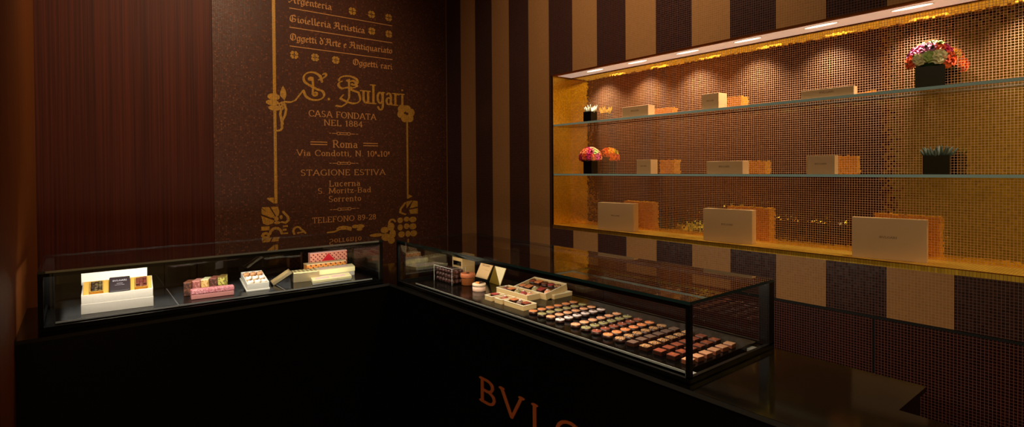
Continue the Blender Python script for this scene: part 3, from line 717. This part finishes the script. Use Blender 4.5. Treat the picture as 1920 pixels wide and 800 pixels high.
for xa, xb in ((.006, .022), (.063, .078), (.143, .155), (.196, .206)): li.box(xa, xb, .004, .07, .0002, .012, M=GM)
li.done('lining', M['gold_card'], gb)
MB().box(-.004, .196, .106, .13, .085, .137, .0008).box(.0, .19, .1305, .15, 0, .085, mi=0).done('lid', M['white_card'], gb)
def in_gift(x, y, z): return Matrix.Rotation(a0, 4, 'Z') @ Vector((x, y, 0)) + Vector((-.003, 2.422, ZT+z))
GI = Matrix.Translation((-.003, 2.422, ZT)) @ Matrix.Rotation(a0, 4, 'Z') @ GM
def cup(label, x, c):
    t = thing('chocolate_cup', label, 'chocolate', (0, 0, 0), 0, 'chocolates in gold cups in the pearl gift box')
    t.matrix_world = GI @ Matrix.Translation((x, .044, .0004))
    MB().box(-.019, .019, -.024, .024, 0, .004).box(-.019, -.0175, -.024, .024, .004, .015).box(.0175, .019, -.024, .024, .004, .015).box(-.0175, .0175, -.024, -.0225, .004, .015).box(-.0175, .0175, .0225, .024, .004, .015).done('cup', M['gold_card'], t)
    random.seed(int(x*1000)); k = MB()
    for i in range(3):
        for j in range(4):
            k.box(-.0165+i*.0112, -.0065+i*.0112, -.0215+j*.0109, -.0117+j*.0109, .004, .014+random.uniform(-.002, .005), .0012)
    k.done('pieces', c, t)
    return t
cup('square gold cup of dark bark pieces, nearer the left post in the pearl gift box', .043, speckle('bark', (44, 26, 18), (90, 78, 44), 160, .7))
cup('square gold cup of reddish chocolate pieces at the right of the pearl gift box', .176, mat('red chocolate', (98, 44, 36), .35))
t = thing('chocolate_box', 'small black box with silver print lying in the pearl gift box', 'box', (0, 0, 0), 0); t.matrix_world = GI @ Matrix.Translation((.1105, .0405, .0004))
MB().box(-.031, .031, -.034, .034, .0, .02, .003).done('lid', mat('dark plum card', (36, 26, 32), .5), t)
mb = MB(); text(mb, 'BVLGARI', SER, (-.021, .012, .02), (1, 0, 0), (0, 1, 0), .042, .0065, .0003)
mb.box(-.009, .009, .001, .002, .02, .0203).box(-.014, .014, -.006, -.0052, .02, .0203); mb.done('lettering', M['print_light'], t)

# pink bar
a1 = math.atan2(-.011, .148)
pb = thing('nougat_bar', 'long pink crumb-topped bar lying on the black tray', 'confectionery', (.333, 2.421, ZT), a1)
MB().box(0, .149, 0, .036, 0, .0185, .002).done('base_layer', mat('pale pink nougat', (212, 140, 134), .55, bump=.3), pb)
bb = MB().box(-.001, .15, -.001, .037, .0185, .037, .003)
bb.done('crumb_layer', speckle('pink crumbs', (214, 120, 130), (240, 176, 176), 420, .6, .6, (150, 66, 84)), pb)
# five slices behind it
SL = [('dark brown nutty slice at the left end of the row behind the pink bar', (64, 32, 22), (120, 70, 48)), ('rosy cherry slice, second in the row behind the pink bar', (156, 82, 76), (196, 130, 120)),
      ('cream almond slice in the middle of the row behind the pink bar', (226, 190, 120), (196, 132, 62)), ('dark cocoa slice, fourth in the row behind the pink bar', (70, 34, 26), (128, 70, 58)),
      ('yellow-green pistachio slice at the right end of the row behind the pink bar', (206, 196, 92), (120, 96, 40))]
for k, (lb, c1, c2) in enumerate(SL):
    t = thing('nougat_slice', lb, 'confectionery', (.342+.031*k, 2.535+.003*k, ZT), R(-24), 'row of nougat slices')
    s = MB().box(-.013, .013, -.03, .03, 0, .052+.0012*k, .003)
    s.done('crumb', speckle('slice crumb %d' % k, c1, c2, 210, .6, .55), t)
    MB().box(-.0128, .0128, -.0298, .0298, .052+.0012*k, .0555+.0012*k, .001).done('icing', mat('slice icing %d' % k, tuple(min(255, int(v*1.12)+10) for v in (c2 if k != 2 else (240, 220, 170))), .5), t)

# tilted white box of rolls on its lid
wb = thing('chocolate_box', 'tilted white open box of white rolls propped up beside the pink bar', 'box', (.536, 2.432, ZT), R(-3))
T = Matrix.Rotation(R(10), 4, 'X')
w_, d_ = .083, .155
MB().box(-.004, w_+.004, -.002, d_+.004, .0, .006, .0005, M=T).done('lid', M['white_card'], wb)
MB().hexa([(.01,.05,0),(w_-.01,.05,0),(w_-.01,d_-.02,0),(.01,d_-.02,0),(.01,.05,.0083),(w_-.01,.05,.0083),(w_-.01,d_-.02,.0225),(.01,d_-.02,.0225)]).done('prop', M['black'], wb)
b_ = MB()
b_.box(0, w_, 0, d_, .006, .008, M=T).box(0, .003, 0, d_, .008, .033, M=T).box(w_-.003, w_, 0, d_, .008, .033, M=T).box(.003, w_-.003, 0, .003, .008, .033, M=T).box(.003, w_-.003, d_-.003, d_, .008, .033, M=T)
b_.done('tray_box', M['white_card'], wb)
MB().box(.003, w_-.003, .003, d_-.003, .008, .022, M=T).box(.003, w_-.003, .05, .053, .022, .031, M=T).box(.003, w_-.003, .1, .103, .022, .031, M=T).done('insert', mat('gold insert', (206, 160, 92), .5), wb)
for r_, nm, rl in ((0, 'front', 3), (1, 'middle', 3), (2, 'back', 3)):
    for k in range(3):
        t = thing('sugar_roll', '%s white coated roll in the %s row of the tilted white box' % (('left', 'centre', 'right')[k], nm), 'confectionery', (0, 0, 0), 0, 'rolls in the tilted white box')
        t.matrix_world = Matrix.Translation((.536, 2.432, ZT)) @ Matrix.Rotation(R(-3), 4, 'Z') @ T @ Matrix.Translation((.0155+.0265*k, .0275+.0495*r_, .022))
        s = MB(); s.tube([(-.0115, -.004, .0085), (-.0095, -.004, .0085), (.0095, .004, .0085), (.0115, .004, .0085)], [.006, .0085, .0085, .006], 14)
        s.done('roll', mat('sugar white', (240, 234, 224), .6) if r_ < 2 else mat('caramel', (214, 160, 110), .5), t)
        MB().ico((0, 0, .017), .0032, 1, (1.4, 1, .5)).done('garnish', M['milk'], t)

# gold box with holes, leaning lid
gx = thing('gold_gift_box', 'champagne gold box with pierced top, beside the leaning lid', 'box', (.739, 2.495, ZT), math.atan2(-.012, .09))
MB().box(0, .112, 0, .07, 0, .042, .001).done('body', M['champagne'], gx)
MB().box(.002, .11, .002, .068, .042, .0445).done('top', mat('cream gold card', (232, 212, 150), .5), gx)
for k in range(6):
    for j in range(3):
        MB().lathe([(0, .0452), (.0048, .0452), (.0048, .0443)], 16, (.012+.0176*k, .014+.021*j, 0)).done('hole', M['choc'], gx)
ld = thing('box_lid', 'gold lid leaning on the side of the champagne gold box', 'lid', (.655, 2.492, ZT), math.atan2(-.012, .09))
ang = math.atan2(.047, .077)
T2 = Matrix.Rotation(-ang, 4, 'Y')
MB().box(0, .09, 0, .068, .0, .002, M=T2).box(0, .09, 0, .002, .002, .011, M=T2).box(0, .09, .066, .068, .002, .011, M=T2).box(0, .002, .002, .066, .002, .011, M=T2).box(.088, .09, .002, .066, .002, .011, M=T2).done('lid', M['champagne'], ld)

# flat pastel boxes
def pastel(label, p, rz, w, d, h, sh, tiers, m_):
    t = thing('flat_gift_box', label, 'box', p, rz, 'flat pastel boxes in the left case')
    q = [(0, 0), (w, 0), (w+sh, d), (sh, d)]
    if tiers:
        MB().prism(q, 0, h*.45).done('base', mat('grey card', (190, 178, 166), .5), t)
        MB().prism([(-.0015, -.0015), (w+.0015, -.0015), (w+sh+.0015, d+.0015), (sh-.0015, d+.0015)], h*.48, h).prism([(.002, .002), (w-.002, .002), (w+sh-.002, d-.002), (sh+.002, d-.002)], h*.45, h*.48).done('lid', m_, t)
    else:
        MB().prism(q, 0, h*.35).done('base', M['white_card'], t)
        MB().prism([(-.001, -.001), (w+.001, -.001), (w+sh+.001, d+.001), (sh-.001, d+.001)], h*.35, h).done('lid', m_, t)
    e = MB()
    for f0 in (.08, .5):
        e.prism([(w*f0+sh*.25, d*.25), (w*f0+w*.36+sh*.25, d*.25), (w*f0+w*.36+sh*.75, d*.75), (w*f0+sh*.75, d*.75)], h, h+.0004)
    e.done('printed_panel', mat('blush print', (236, 196, 190), .5), t)
    return t
pale = mat('pale yellow card', (240, 226, 170), .5)
pastel('thin pale yellow box lying at the front edge of the left case', (.794, 2.401, ZT), R(2), .178, .088, .015, .025, False, pale)
pastel('two-tier pale yellow box behind the thin box, in front of the red carton', (.842, 2.497, ZT), R(0), .182, .082, .041, .02, True, pale)
# long orange basket-print box and red carton
t = thing('patterned_carton', 'long low orange basket-print box in front of the red carton', 'box', (.835, 2.605, ZT), R(0))
MB().box(0, .19, 0, .05, 0, .052, .0006).done('body', lattice('orange lattice', (236, 150, 66), (112, 46, 22), 42), t)
MB().box(-.001, .191, -.001, .051, .052, .056, .0006).done('lid', mat('peach card', (246, 214, 160), .5), t)
t = thing('patterned_carton', 'red and pink basket-print carton with a red triangle, standing upright', 'box', (.878, 2.69, ZT), R(0))
MB().box(0, .186, 0, .03, 0, .092, .0006).done('body', [lattice('red lattice', (244, 160, 130), (136, 22, 34), 48)], t)
MB().box(.0, .186, .0, .03, .092, .095, .0006).done('lid', mat('pink card', (250, 196, 190), .5), t)
MB().slab([(.046, -.0006, .04), (.134, -.0006, .04), (.09, -.0006, .088)], (0, .0006, 0)).done('triangle', mat('bright red print', (214, 16, 36), .4), t)
mb = MB(); text(mb, 'BVLGARI', SER, (.069, -.0006, .045), (1, 0, 0), UP, .042, .006, .0003); mb.done('lettering', mat('rose print', (250, 170, 170), .5), t)

# ------------------------------------------------------------------ goods at the far end of the right case
# clear box of dark chocolates
cb = thing('acrylic_box', 'clear acrylic box full of dark truffles near the corner of the counter', 'box', (1.25, 1.985, ZT), 0)
s = MB(); w_, d_, h_ = .07, .15, .068
s.box(0, w_, 0, d_, 0, .003).box(0, .003, 0, d_, .003, h_).box(w_-.003, w_, 0, d_, .003, h_).box(.003, w_-.003, 0, .003, .003, h_).box(.003, w_-.003, d_-.003, d_, .003, h_)
s.done('body', M['acrylic'], cb)
MB().box(0, w_, 0, d_, h_, h_+.003).done('lid', M['acrylic'], cb)
s = MB()
for x in (-.0004, w_-.0008):
    for y in (-.0004, d_-.0008): s.box(x, x+.0012, y, y+.0012, 0, h_+.003)
s.box(-.0004, .0008, .0008, d_-.0008, h_+.0022, h_+.0034).box(.0008, w_-.0008, -.0004, .0008, h_+.0022, h_+.0034)
s.done('edges', M['strip'], cb)  # pale bars put in for the white highlights on the acrylic
random.seed(21)
tm = speckle('truffle', (52, 26, 22), (112, 70, 66), 260, .7, .45)
tp = None; cnt = 0
pos = [(x, y, z) for z in range(3) for y in range(6) for x in range(3)]
for (i, j, k) in pos:
    p = (1.25+.0135+.0212*i, 1.985+.0145+.0242*j, ZT+.0031+.0208*k)
    vis = i == 0 or j == 0 or k == 2
    if not vis: continue
    lb = 'dark truffle in the clear acrylic box, %s layer, %s' % (('bottom', 'middle', 'top')[k], ('front column %d from its near end' % (j+1)) if i == 0 else ('row %d from its near end, %s' % (j+1, 'middle' if i == 1 else 'back')))
    if tp is None:
        tp = tag(MB().ico((0, 0, .0101), .0101, 2, noise=.06).done('truffle', tm, None, p), lb, 'chocolate', 'truffles in the clear box')
    else:
        o = tp.copy(); COL.objects.link(o); o.location = p; o.rotation_euler = (0, 0, random.uniform(0, 6)); o['label'] = lb
# kraft box with window
kb = thing('window_box', 'tall kraft box with a dark window, standing behind the amber jar', 'box', (1.382, 2.103, ZT), 0)
s = MB(); w_, d_, h_ = .07, .085, .099
s.box(0, w_, 0, .0015, 0, h_).box(0, w_, d_-.0015, d_, 0, h_).box(w_-.0015, w_, .0015, d_-.0015, 0, h_).box(.0015, w_-.0015, .0015, d_-.0015, 0, .0015)
s.box(0, .0015, .0015, d_-.0015, .072, h_).box(0, .0015, .0015, .01, 0, .072).box(0, .0015, d_-.004, d_-.0015, 0, .072)
s.done('body', M['kraft'], kb)
MB().box(0, w_, 0, d_, h_, h_+.0015).done('lid', mat('light kraft', (240, 214, 160), .55), kb)
MB().box(.002, .003, .002, d_-.002, .002, .0715).done('window', M['glass_dark'], kb)
# amber jar
aj = thing('candle_jar', 'round amber jar with a terracotta lid in the right glass case', 'jar', (1.314, 1.957, ZT), 0)
MB().lathe([(0, 0), (.026, 0), (.028, .003), (.0285, .03), (.0285, .033), (0, .033)], 40).done('body', mat('amber glass', (128, 72, 34), .25, coat=.3), aj)
MB().lathe([(0, .0331), (.031, .0331), (.0325, .035), (.0325, .049), (.031, .051), (.012, .051), (.0105, .049), (0, .049)], 40).done('lid', mat('terracotta', (176, 100, 62), .45), aj)
MB().lathe([(0, .0492), (.009, .0492), (.007, .0525), (0, .0535)], 24).done('garnish', M['choc'], aj)
# small round tin
tn = thing('round_box', 'small round pale pink box topped with chocolate shards', 'box', (1.286, 1.832, ZT), 0)
MB().lathe([(0, 0), (.027, 0), (.0275, .001), (.0275, .019), (0, .019)], 40).done('body', mat('pale pink card', (216, 178, 156), .5), tn)
MB().lathe([(0, .019), (.0282, .019), (.0282, .0285), (.0275, .0295), (0, .0295)], 40).done('lid', mat('cream pink card', (232, 206, 178), .5), tn)
s = MB(); random.seed(4)
for k in range(7):
    q = Matrix.Translation((random.uniform(-.009, .012), random.uniform(-.008, .012), .0335)) @ Matrix.Rotation(random.uniform(0, 3), 4, 'Z') @ Matrix.Rotation(random.uniform(-.5, .5), 4, 'X')
    s.box(-.009, .009, -.004, .004, -.001, .0015, .0005, mi=k % 2, M=q)
s.done('shards', [M['choc'], mat('caramel shard', (226, 150, 70), .4)], tn)
# folded display card: cream panel, gold triangle, cream flap
dc = thing('folded_display_box', 'unfolded cream and gold presentation box with a triangular gold face', 'box', (1.385, 1.92, ZT), 0)
def D(x, y, z): return (x-1.385, y-1.92, z-ZT)
bk = MB()
bk.hexa([D(1.404,2.028,ZT),D(1.404,1.936,ZT),D(1.43,1.936,ZT),D(1.43,2.028,ZT),D(1.404,1.962,1.084),D(1.404,1.866,1.084),D(1.43,1.866,1.084),D(1.43,1.962,1.084)])
bk.done('backing', M['ink'], dc)
MB().slab([D(1.403,2.024,.986), D(1.403,1.935,.986), D(1.403,1.878,1.071), D(1.403,1.968,1.071)], (-.003, 0, 0)).done('panel', mat('peach cream panel', (240, 202, 150), .5), dc)
MB().slab([D(1.41,1.932,.973), D(1.404,1.842,.973), D(1.4035,1.8795,1.058)], (.004, 0, 0)).done('gold_face', M['olive_gold'], dc)
MB().slab([D(1.400,1.840,.974), D(1.400,1.792,1.064), D(1.400,1.877,1.061)], (.003, 0, 0)).done('flap', mat('pale flap', (250, 236, 190), .5), dc)
mb = MB(); text(mb, 'BVLGARI', SER, D(1.4, 1.966, 1.044), (0, -1, 0), UP, .055, .007, .0003)
mb.box(.0145, .0149, .0, .03, .055, .0556); mb.done('lettering', M['print'], dc)

# open chocolate boxes
GC = {'tan': mat('caramel bonbon', (196, 122, 76), .4), 'peach': mat('peach bonbon', (226, 160, 120), .4), 'rose': mat('rose bonbon', (160, 62, 60), .38),
      'green': mat('olive bonbon', (152, 142, 96), .4), 'white': mat('white bonbon', (226, 206, 206), .4), 'brownred': mat('russet bonbon', (140, 70, 50), .36),
      'orange': mat('orange bonbon', (226, 136, 84), .38), 'grey': mat('cocoa dusted bonbon', (104, 78, 66), .55), 'nut': speckle('chopped nuts', (176, 120, 74), (70, 38, 24), 520, .55, .5, (222, 180, 130)),
      'light': mat('light peach bonbon', (232, 168, 128), .42), 'nutty2': speckle('almond nibs', (204, 150, 86), (80, 42, 26), 480, .6, .5, (232, 196, 140)),
      'dark': M['choc'], 'milk': M['milk']}
M['wall_card'] = mat('gold cream card', (208, 178, 126), .45)
M['rim_card'] = mat('pale rim card', (250, 238, 208), .45)
def praline(label, M4, kind, col, group, sc=1.):
    t = thing('praline', label, 'chocolate', (0, 0, 0), 0, group); t.matrix_world = M4 @ Matrix.Scale(sc, 4)
    if kind == 'sq':
        MB().box(-.0095, .0095, -.0095, .0095, 0, .0085, .0012).done('shell', M['choc'], t)
        MB().box(-.0093, .0093, -.0093, .0093, .0085, .0105, .0006).done('topping', GC[col], t)
    elif kind == 'dome':
        MB().lathe([(0, 0), (.009, 0), (.0105, .002), (.0095, .006), (.006, .010), (0, .0115)], 24).done('shell', GC[col], t)
        MB().ico((0, 0, .0115), .0034, 1, (1.3, 1, .6)).done('garnish', GC['white'], t)
    else:
        MB().lathe([(0, 0), (.0095, 0), (.0105, .0015), (.0098, .0085), (0, .0085)], 24).done('shell', M['choc'], t)
        MB().lathe([(0, .0086), (.0097, .0086), (.0092, .0102), (0, .0106)], 24).done('topping', GC[col], t)
    return t
def choc_box(name, label, loc, rz, wx, wy, h, grid, items, tilt=0., lid=False, sc=1.4):
    """wx = depth from the glass front, wy = length; grid = (rows away from front, columns along)"""
    t = thing('praline_box', label, 'box', loc, rz, 'open praline boxes')
    T = Matrix.Rotation(-tilt, 4, 'Y')
    off = 0
    s = MB()
    s.box(0, wx, 0, wy, off, off+.0015, M=T)
    for q in ((0,.002,0,wy),(wx-.002,wx,0,wy),(.002,wx-.002,0,.002),(.002,wx-.002,wy-.002,wy)): s.box(*q, off+.0015, off+h, M=T)
    s.done('tray_box', M['wall_card'], t)
    s = MB()
    for q in ((-.0008,.0025,-.0008,wy+.0008),(wx-.0025,wx+.0008,-.0008,wy+.0008),(.0025,wx-.0025,-.0008,.0025),(.0025,wx-.0025,wy-.0025,wy+.0008)): s.box(*q, h, h+.0015, M=T)
    s.done('rim', M['rim_card'], t)
    MB().box(.002, wx-.002, .002, wy-.002, .0015, h*.42, M=T).done('insert', mat(name+' insert', (120, 84, 44), .5), t)
    if lid:
        MB().box(.03, wx+.012, -.012, wy-.012, 0, .0145, .0006).done('lid', M['wall_card'], t)
        MB().box(.0295, wx+.0125, -.0125, wy-.0115, .0145, .0158).done('lid_rim', M['rim_card'], t)
    nr, nc = grid; W4 = Matrix.Translation(loc) @ Matrix.Rotation(rz, 4, 'Z') @ T
    for k, (kind, col, lb) in enumerate(items):
        i, j = divmod(k, nc)
        p = Matrix.Translation(((i+.5)*(wx-.006)/nr+.003, wy-.003-(j+.5)*(wy-.006)/nc, h*.42+.0001))
        praline(lb, W4 @ p, kind, col, 'pralines in open boxes', sc)
    return t
def choc_names(box, rows):
    words = ['first', 'second', 'third', 'fourth', 'fifth']; rn = ['front row', 'back row'] if len(rows) > 1 else ['']
    nm = {'tan': 'caramel', 'peach': 'peach', 'rose': 'dark red', 'green': 'green', 'white': 'white', 'brownred': 'russet', 'orange': 'orange', 'nut': 'nut-topped', 'dark': 'dark', 'milk': 'milk chocolate', 'grey': 'cocoa-dusted', 'light': 'light peach', 'nutty2': 'almond-topped'}
    sh = {'sq': 'square', 'dome': 'domed', 'rd': 'round'}
    out = []
    for r_, row in enumerate(rows):
        for k, (kind, col) in enumerate(row):
            out.append((kind, col, '%s %s praline in %s, %s%s' % (sh[kind], nm[col], box, (words[k]+' from its far end') if len(row) > 1 else 'alone', (', '+rn[r_]) if rn[r_] else '')))
    return out
choc_box('small', 'small open box of three pralines nearest the front glass, beside the bonbon rows', (1.217, 1.464, ZT), 0, .062, .11, .0165, (1, 3),
         choc_names('the small three-piece box', [[('sq', 'tan'), ('dome', 'grey'), ('sq', 'brownred')]]))
choc_box('tiny', 'tiny single-praline box touching the small three-piece box', (1.214, 1.586, ZT), 0, .066, .043, .0165, (1, 1), choc_names('the tiny box beside the three-piece box', [[('dome', 'brownred')]]))
choc_box('tiny', 'tiny single-praline box nearer the round pink tin', (1.214, 1.649, ZT), 0, .066, .042, .0165, (1, 1), choc_names('the tiny box nearer the round pink tin', [[('sq', 'rose')]]))
choc_box('medium', 'medium open box of five pralines in one row, behind the tiny boxes', (1.318, 1.562, ZT), 0, .064, .193, .0205, (1, 5),
         choc_names('the five-piece box', [[('dome', 'milk'), ('sq', 'orange'), ('dome', 'green'), ('dome', 'rose'), ('dome', 'peach')]]))
choc_box('large', 'large tilted open box of ten pralines propped on its own lid', (1.386, 1.528, ZT), R(2), .118, .185, .024, (2, 5),
         choc_names('the large tilted box', [[('rd', 'tan'), ('sq', 'tan'), ('dome', 'green'), ('sq', 'rose'), ('dome', 'peach')], [('rd', 'brownred'), ('sq', 'orange'), ('rd', 'milk'), ('rd', 'rose'), ('rd', 'nut')]]), tilt=R(11), lid=True, sc=1.5)

# rows of bonbons
def bonbon_proto(kind, col, extra):
    t = thing('bonbon', 'x', 'chocolate', (0, 0, 0), 0, 'bonbons set out in rows on the long tray')
    if kind == 'rd':
        MB().lathe([(0, 0), (.0135, 0), (.0150, .002), (.0148, .009), (0, .009)], 28).done('shell', M['choc'], t)
        MB().lathe([(0, .0091), (.0149, .0091), (.0151, .0102), (.0146, .0112), (0, .0116)], 28).done('topping', GC[col], t)
        z = .0115
    elif kind == 'sq':
        MB().box(-.0128, .0128, -.0128, .0128, 0, .0108, .0012).done('shell', M['choc'] if col not in ('light',) else mat('russet sides', (120, 66, 44), .4), t)
        MB().box(-.0127, .0127, -.0127, .0127, .0108, .0126, .0006).done('topping', GC[col], t)
        z = .0126
    if extra == 'dots':
        MB().ico((-.0015, -.0042, z), .0016, 1, (1.2, 1, .5)).ico((-.0005, .0036, z), .0016, 1, (1.2, 1, .5)).done('dots', M['choc'], t)
    elif extra == 'bar':
        MB().box(-.0018, .0018, -.0045, .0045, z-.0006, z+.0012, .0005).done('inlay', M['choc'], t)
    elif extra == 'leaf':
        MB().ico((.001, 0, z), .0042, 1, (1, 1.3, .45)).done('inlay', mat('pistachio dark', (44, 52, 24), .4), t)
        MB().ico((.0035, .0005, z+.0016), .0022, 1, (1, 1.4, .6)).done('pearl', GC['white'], t)
    elif extra == 'pearl':
        MB().ico((.003, .001, z+.0006), .0022, 1, (1.3, 1, .6)).done('pearl', GC['white'], t)
    elif extra == 'nibs':
        k = MB(); random.seed(3)
        for i in range(26):
            a, r_ = random.uniform(0, 6.28), .0125*math.sqrt(random.random()); sx = r_*math.cos(a); sy = r_*math.sin(a)
            k.ico((sx, sy, z), .0018, 1, (random.uniform(.7, 1.4), random.uniform(.7, 1.4), .8), mi=i % 2)
        k.done('nibs', [GC['nutty2'], GC['nut']], t)
    elif extra == 'flake':
        MB().box(-.005, .004, -.003, .005, z-.0004, z+.0008, .0003).done('flake', mat('copper flake', (180, 96, 50), .35), t)
    return t
ROWS = [('rd', 'tan', '', 'plain tan round bonbon'), ('rd', 'green', 'dots', 'pale olive round bonbon with dark dots'), ('rd', 'peach', 'dots', 'peach round bonbon with dark dots'),
        ('rd', 'white', 'bar', 'white round bonbon with dark centre'), ('rd', 'peach', 'pearl', 'pale peach round bonbon with a fleck'), ('rd', 'green', 'leaf', 'green round bonbon with dark centre'),
        ('rd', 'brownred', 'pearl', 'russet round bonbon with a white fleck'), ('rd', 'orange', 'pearl', 'orange round bonbon'), ('rd', 'nut', 'nibs', 'round bonbon heaped with nut nibs'),
        ('sq', 'grey', '', 'greyish cocoa square bonbon'), ('sq', 'nut', 'nibs', 'square bonbon heaped with nut nibs'), ('sq', 'brownred', '', 'plain russet square bonbon'),
        ('sq', 'brownred', 'flake', 'russet square bonbon with a copper flake'), ('sq', 'light', '', 'pale peach square bonbon')]
RY = [1.424, 1.378, 1.333, 1.287, 1.215, 1.169, 1.124, 1.078, 1.031, .984, .938, .891, .848, .802]
ORD = ['at the front-glass end of its row', 'second from the front glass', 'third from the front glass', 'fourth from the front glass', 'fifth from the front glass', 'at the back end of its row']
for r_, (kind, col, ex, nm) in enumerate(ROWS):
    pr = None
    for j in range(6):
        x0 = (1.2285-.0096*r_/13+.0398*j)*.9925; y0 = RY[r_]*.9925
        lb = '%s, %s' % (nm, ORD[j])
        p = (x0, y0, ZT)
        if pr is None:
            pr = bonbon_proto(kind, col, ex); pr.location = p; pr['label'] = lb; pr.rotation_euler = (0, 0, R(3))
        else: dup(pr, p, R(random.uniform(-7, 7)), lb)

# ------------------------------------------------------------------ lights
def spot(name, p, d, energy, size, blend=.6, col=(1, .8, .58), rad=.012):
    li_ = bpy.data.lights.new(name, 'SPOT'); li_.energy = energy; li_.spot_size = R(size); li_.spot_blend = blend; li_.color = col; li_.shadow_soft_size = rad
    o = bpy.data.objects.new(name, li_); COL.objects.link(o); o.location = p
    o.rotation_euler = Vector(d).to_track_quat('-Z', 'Y').to_euler(); return o
def area(name, p, d, energy, sx, sy, col=(1, .8, .58), spread=180):
    li_ = bpy.data.lights.new(name, 'AREA'); li_.shape = 'RECTANGLE'; li_.size = sx; li_.size_y = sy; li_.energy = energy; li_.color = col; li_.spread = R(spread)
    o = bpy.data.objects.new(name, li_); COL.objects.link(o); o.location = p
    o.rotation_euler = Vector(d).to_track_quat('-Z', 'Y').to_euler(); return o
lens = mat('warm lamp lens', (255, 224, 190), .4, emit=3.)
dl = None
for k in range(8):
    y = 2.03-.2885*k
    if y < NY0: break
    lb = 'recessed downlight in the niche soffit, number %d counted from the corner end' % (k+1)
    if dl is None:
        dl = thing('downlight', lb, 'light', (2.207, y, NZ1), 0, 'downlights in the niche soffit')
        q = lambda a, b: [(a*math.cos(t*math.pi/16), b*math.sin(t*math.pi/16)) for t in range(32)]
        MB().prism(q(.017, .062), -.0012, .0003).done('bezel', M['white_panel'], dl)
        MB().prism(q(.014, .058), -.0018, -.0011).done('lens', lens, dl)
    else: dup(dl, (2.207, y, NZ1), 0, lb)
    spot('niche spot', (2.207, y, NZ1-.012), (.04, 0, -1), 11, 112, 1., (1, .81, .6))
# LED strips under the front top edge of the two cases
area('case strip left', (.49, 2.343, 1.1285), (0, 1, -.42), 2.7, 1.12, .006, (1, .9, .77))
ra = area('case strip right', (1.157, 1.51, 1.1285), (.55, 0, -1), 3.5, 1.46, .006, (1, .8, .6))
zz = -Vector((.55, 0, -1)).normalized(); xx = Vector((0, 1, 0)); ra.rotation_euler = Matrix((xx, zz.cross(xx), zz)).transposed().to_euler()
# unseen fill lights under the ceiling, added to brighten walls and reflections
spot('fill spot', (.65, 1.7, 3.15), (.0, 1, -.6), 85, 80, .9, (1, .74, .46), .05)
spot('fill spot', (.3, .3, 3.15), (1, .62, -.4), 7, 70, 1., (1, .76, .5), .05)
spot('fill spot', (.9, 1.35, 3.15), (1.25, .35, -.5), 52, 84, 1., (1, .76, .5), .05)  # added to wash the upper stripes with light
spot('fill spot', (1.2, -1.1, 3.15), (0, -1.9, -1.7), 60, 52, .5, (1, .78, .5), .05)  # added so the front wall shows up reflected in the case glass
spot('fill spot', (1.2, 2.9, 3.15), (-1, .15, -1.0), 45, 75, .9, (1, .7, .4), .05)  # added to brighten the left wood wall
area('fill panel', (-1.6, -.6, 3.18), (0, 0, -1), 62, 1.6, 1.6, (1, .86, .6))  # unseen, added to light the west wall that the niche tiles reflect
w = bpy.data.worlds.new('World'); SC.world = w; w.use_nodes = True
w.node_tree.nodes['Background'].inputs[0].default_value = (.0015, .001, .0007, 1)

# ------------------------------------------------------------------ camera
cd = bpy.data.cameras.new('Camera'); cam = bpy.data.objects.new('Camera', cd); COL.objects.link(cam); SC.camera = cam
F_, YAW, PIT, ROL, CY = 1013.83, .674257, -.0123244, -.00675457, 330.768
cd.sensor_width = 36; cd.lens = 36*F_/1920; cd.shift_y = (CY-400)/1920; cd.clip_start = .01
fw = Vector((math.sin(YAW), math.cos(YAW), 0)); rt = Vector((math.cos(YAW), -math.sin(YAW), 0)); up = Vector((0, 0, 1))
f2 = fw*math.cos(PIT)+up*math.sin(PIT); u2 = up*math.cos(PIT)-fw*math.sin(PIT)
r3 = rt*math.cos(ROL)+u2*math.sin(ROL); u3 = u2*math.cos(ROL)-rt*math.sin(ROL)
m3 = Matrix((r3, u3, -f2)).transposed()
cam.matrix_world = Matrix.Translation((0, 0, 1.47)) @ m3.to_4x4()

SC.view_settings.view_transform = 'Standard'; SC.view_settings.look = 'None'; SC.view_settings.gamma = 1
SC.view_settings.use_curve_mapping = False; SC.view_settings.exposure = 0
try:
    SC.cycles.use_denoising = True; SC.cycles.sample_clamp_indirect = 4; SC.cycles.transparent_max_bounces = 32; SC.cycles.max_bounces = 10
except Exception: pass
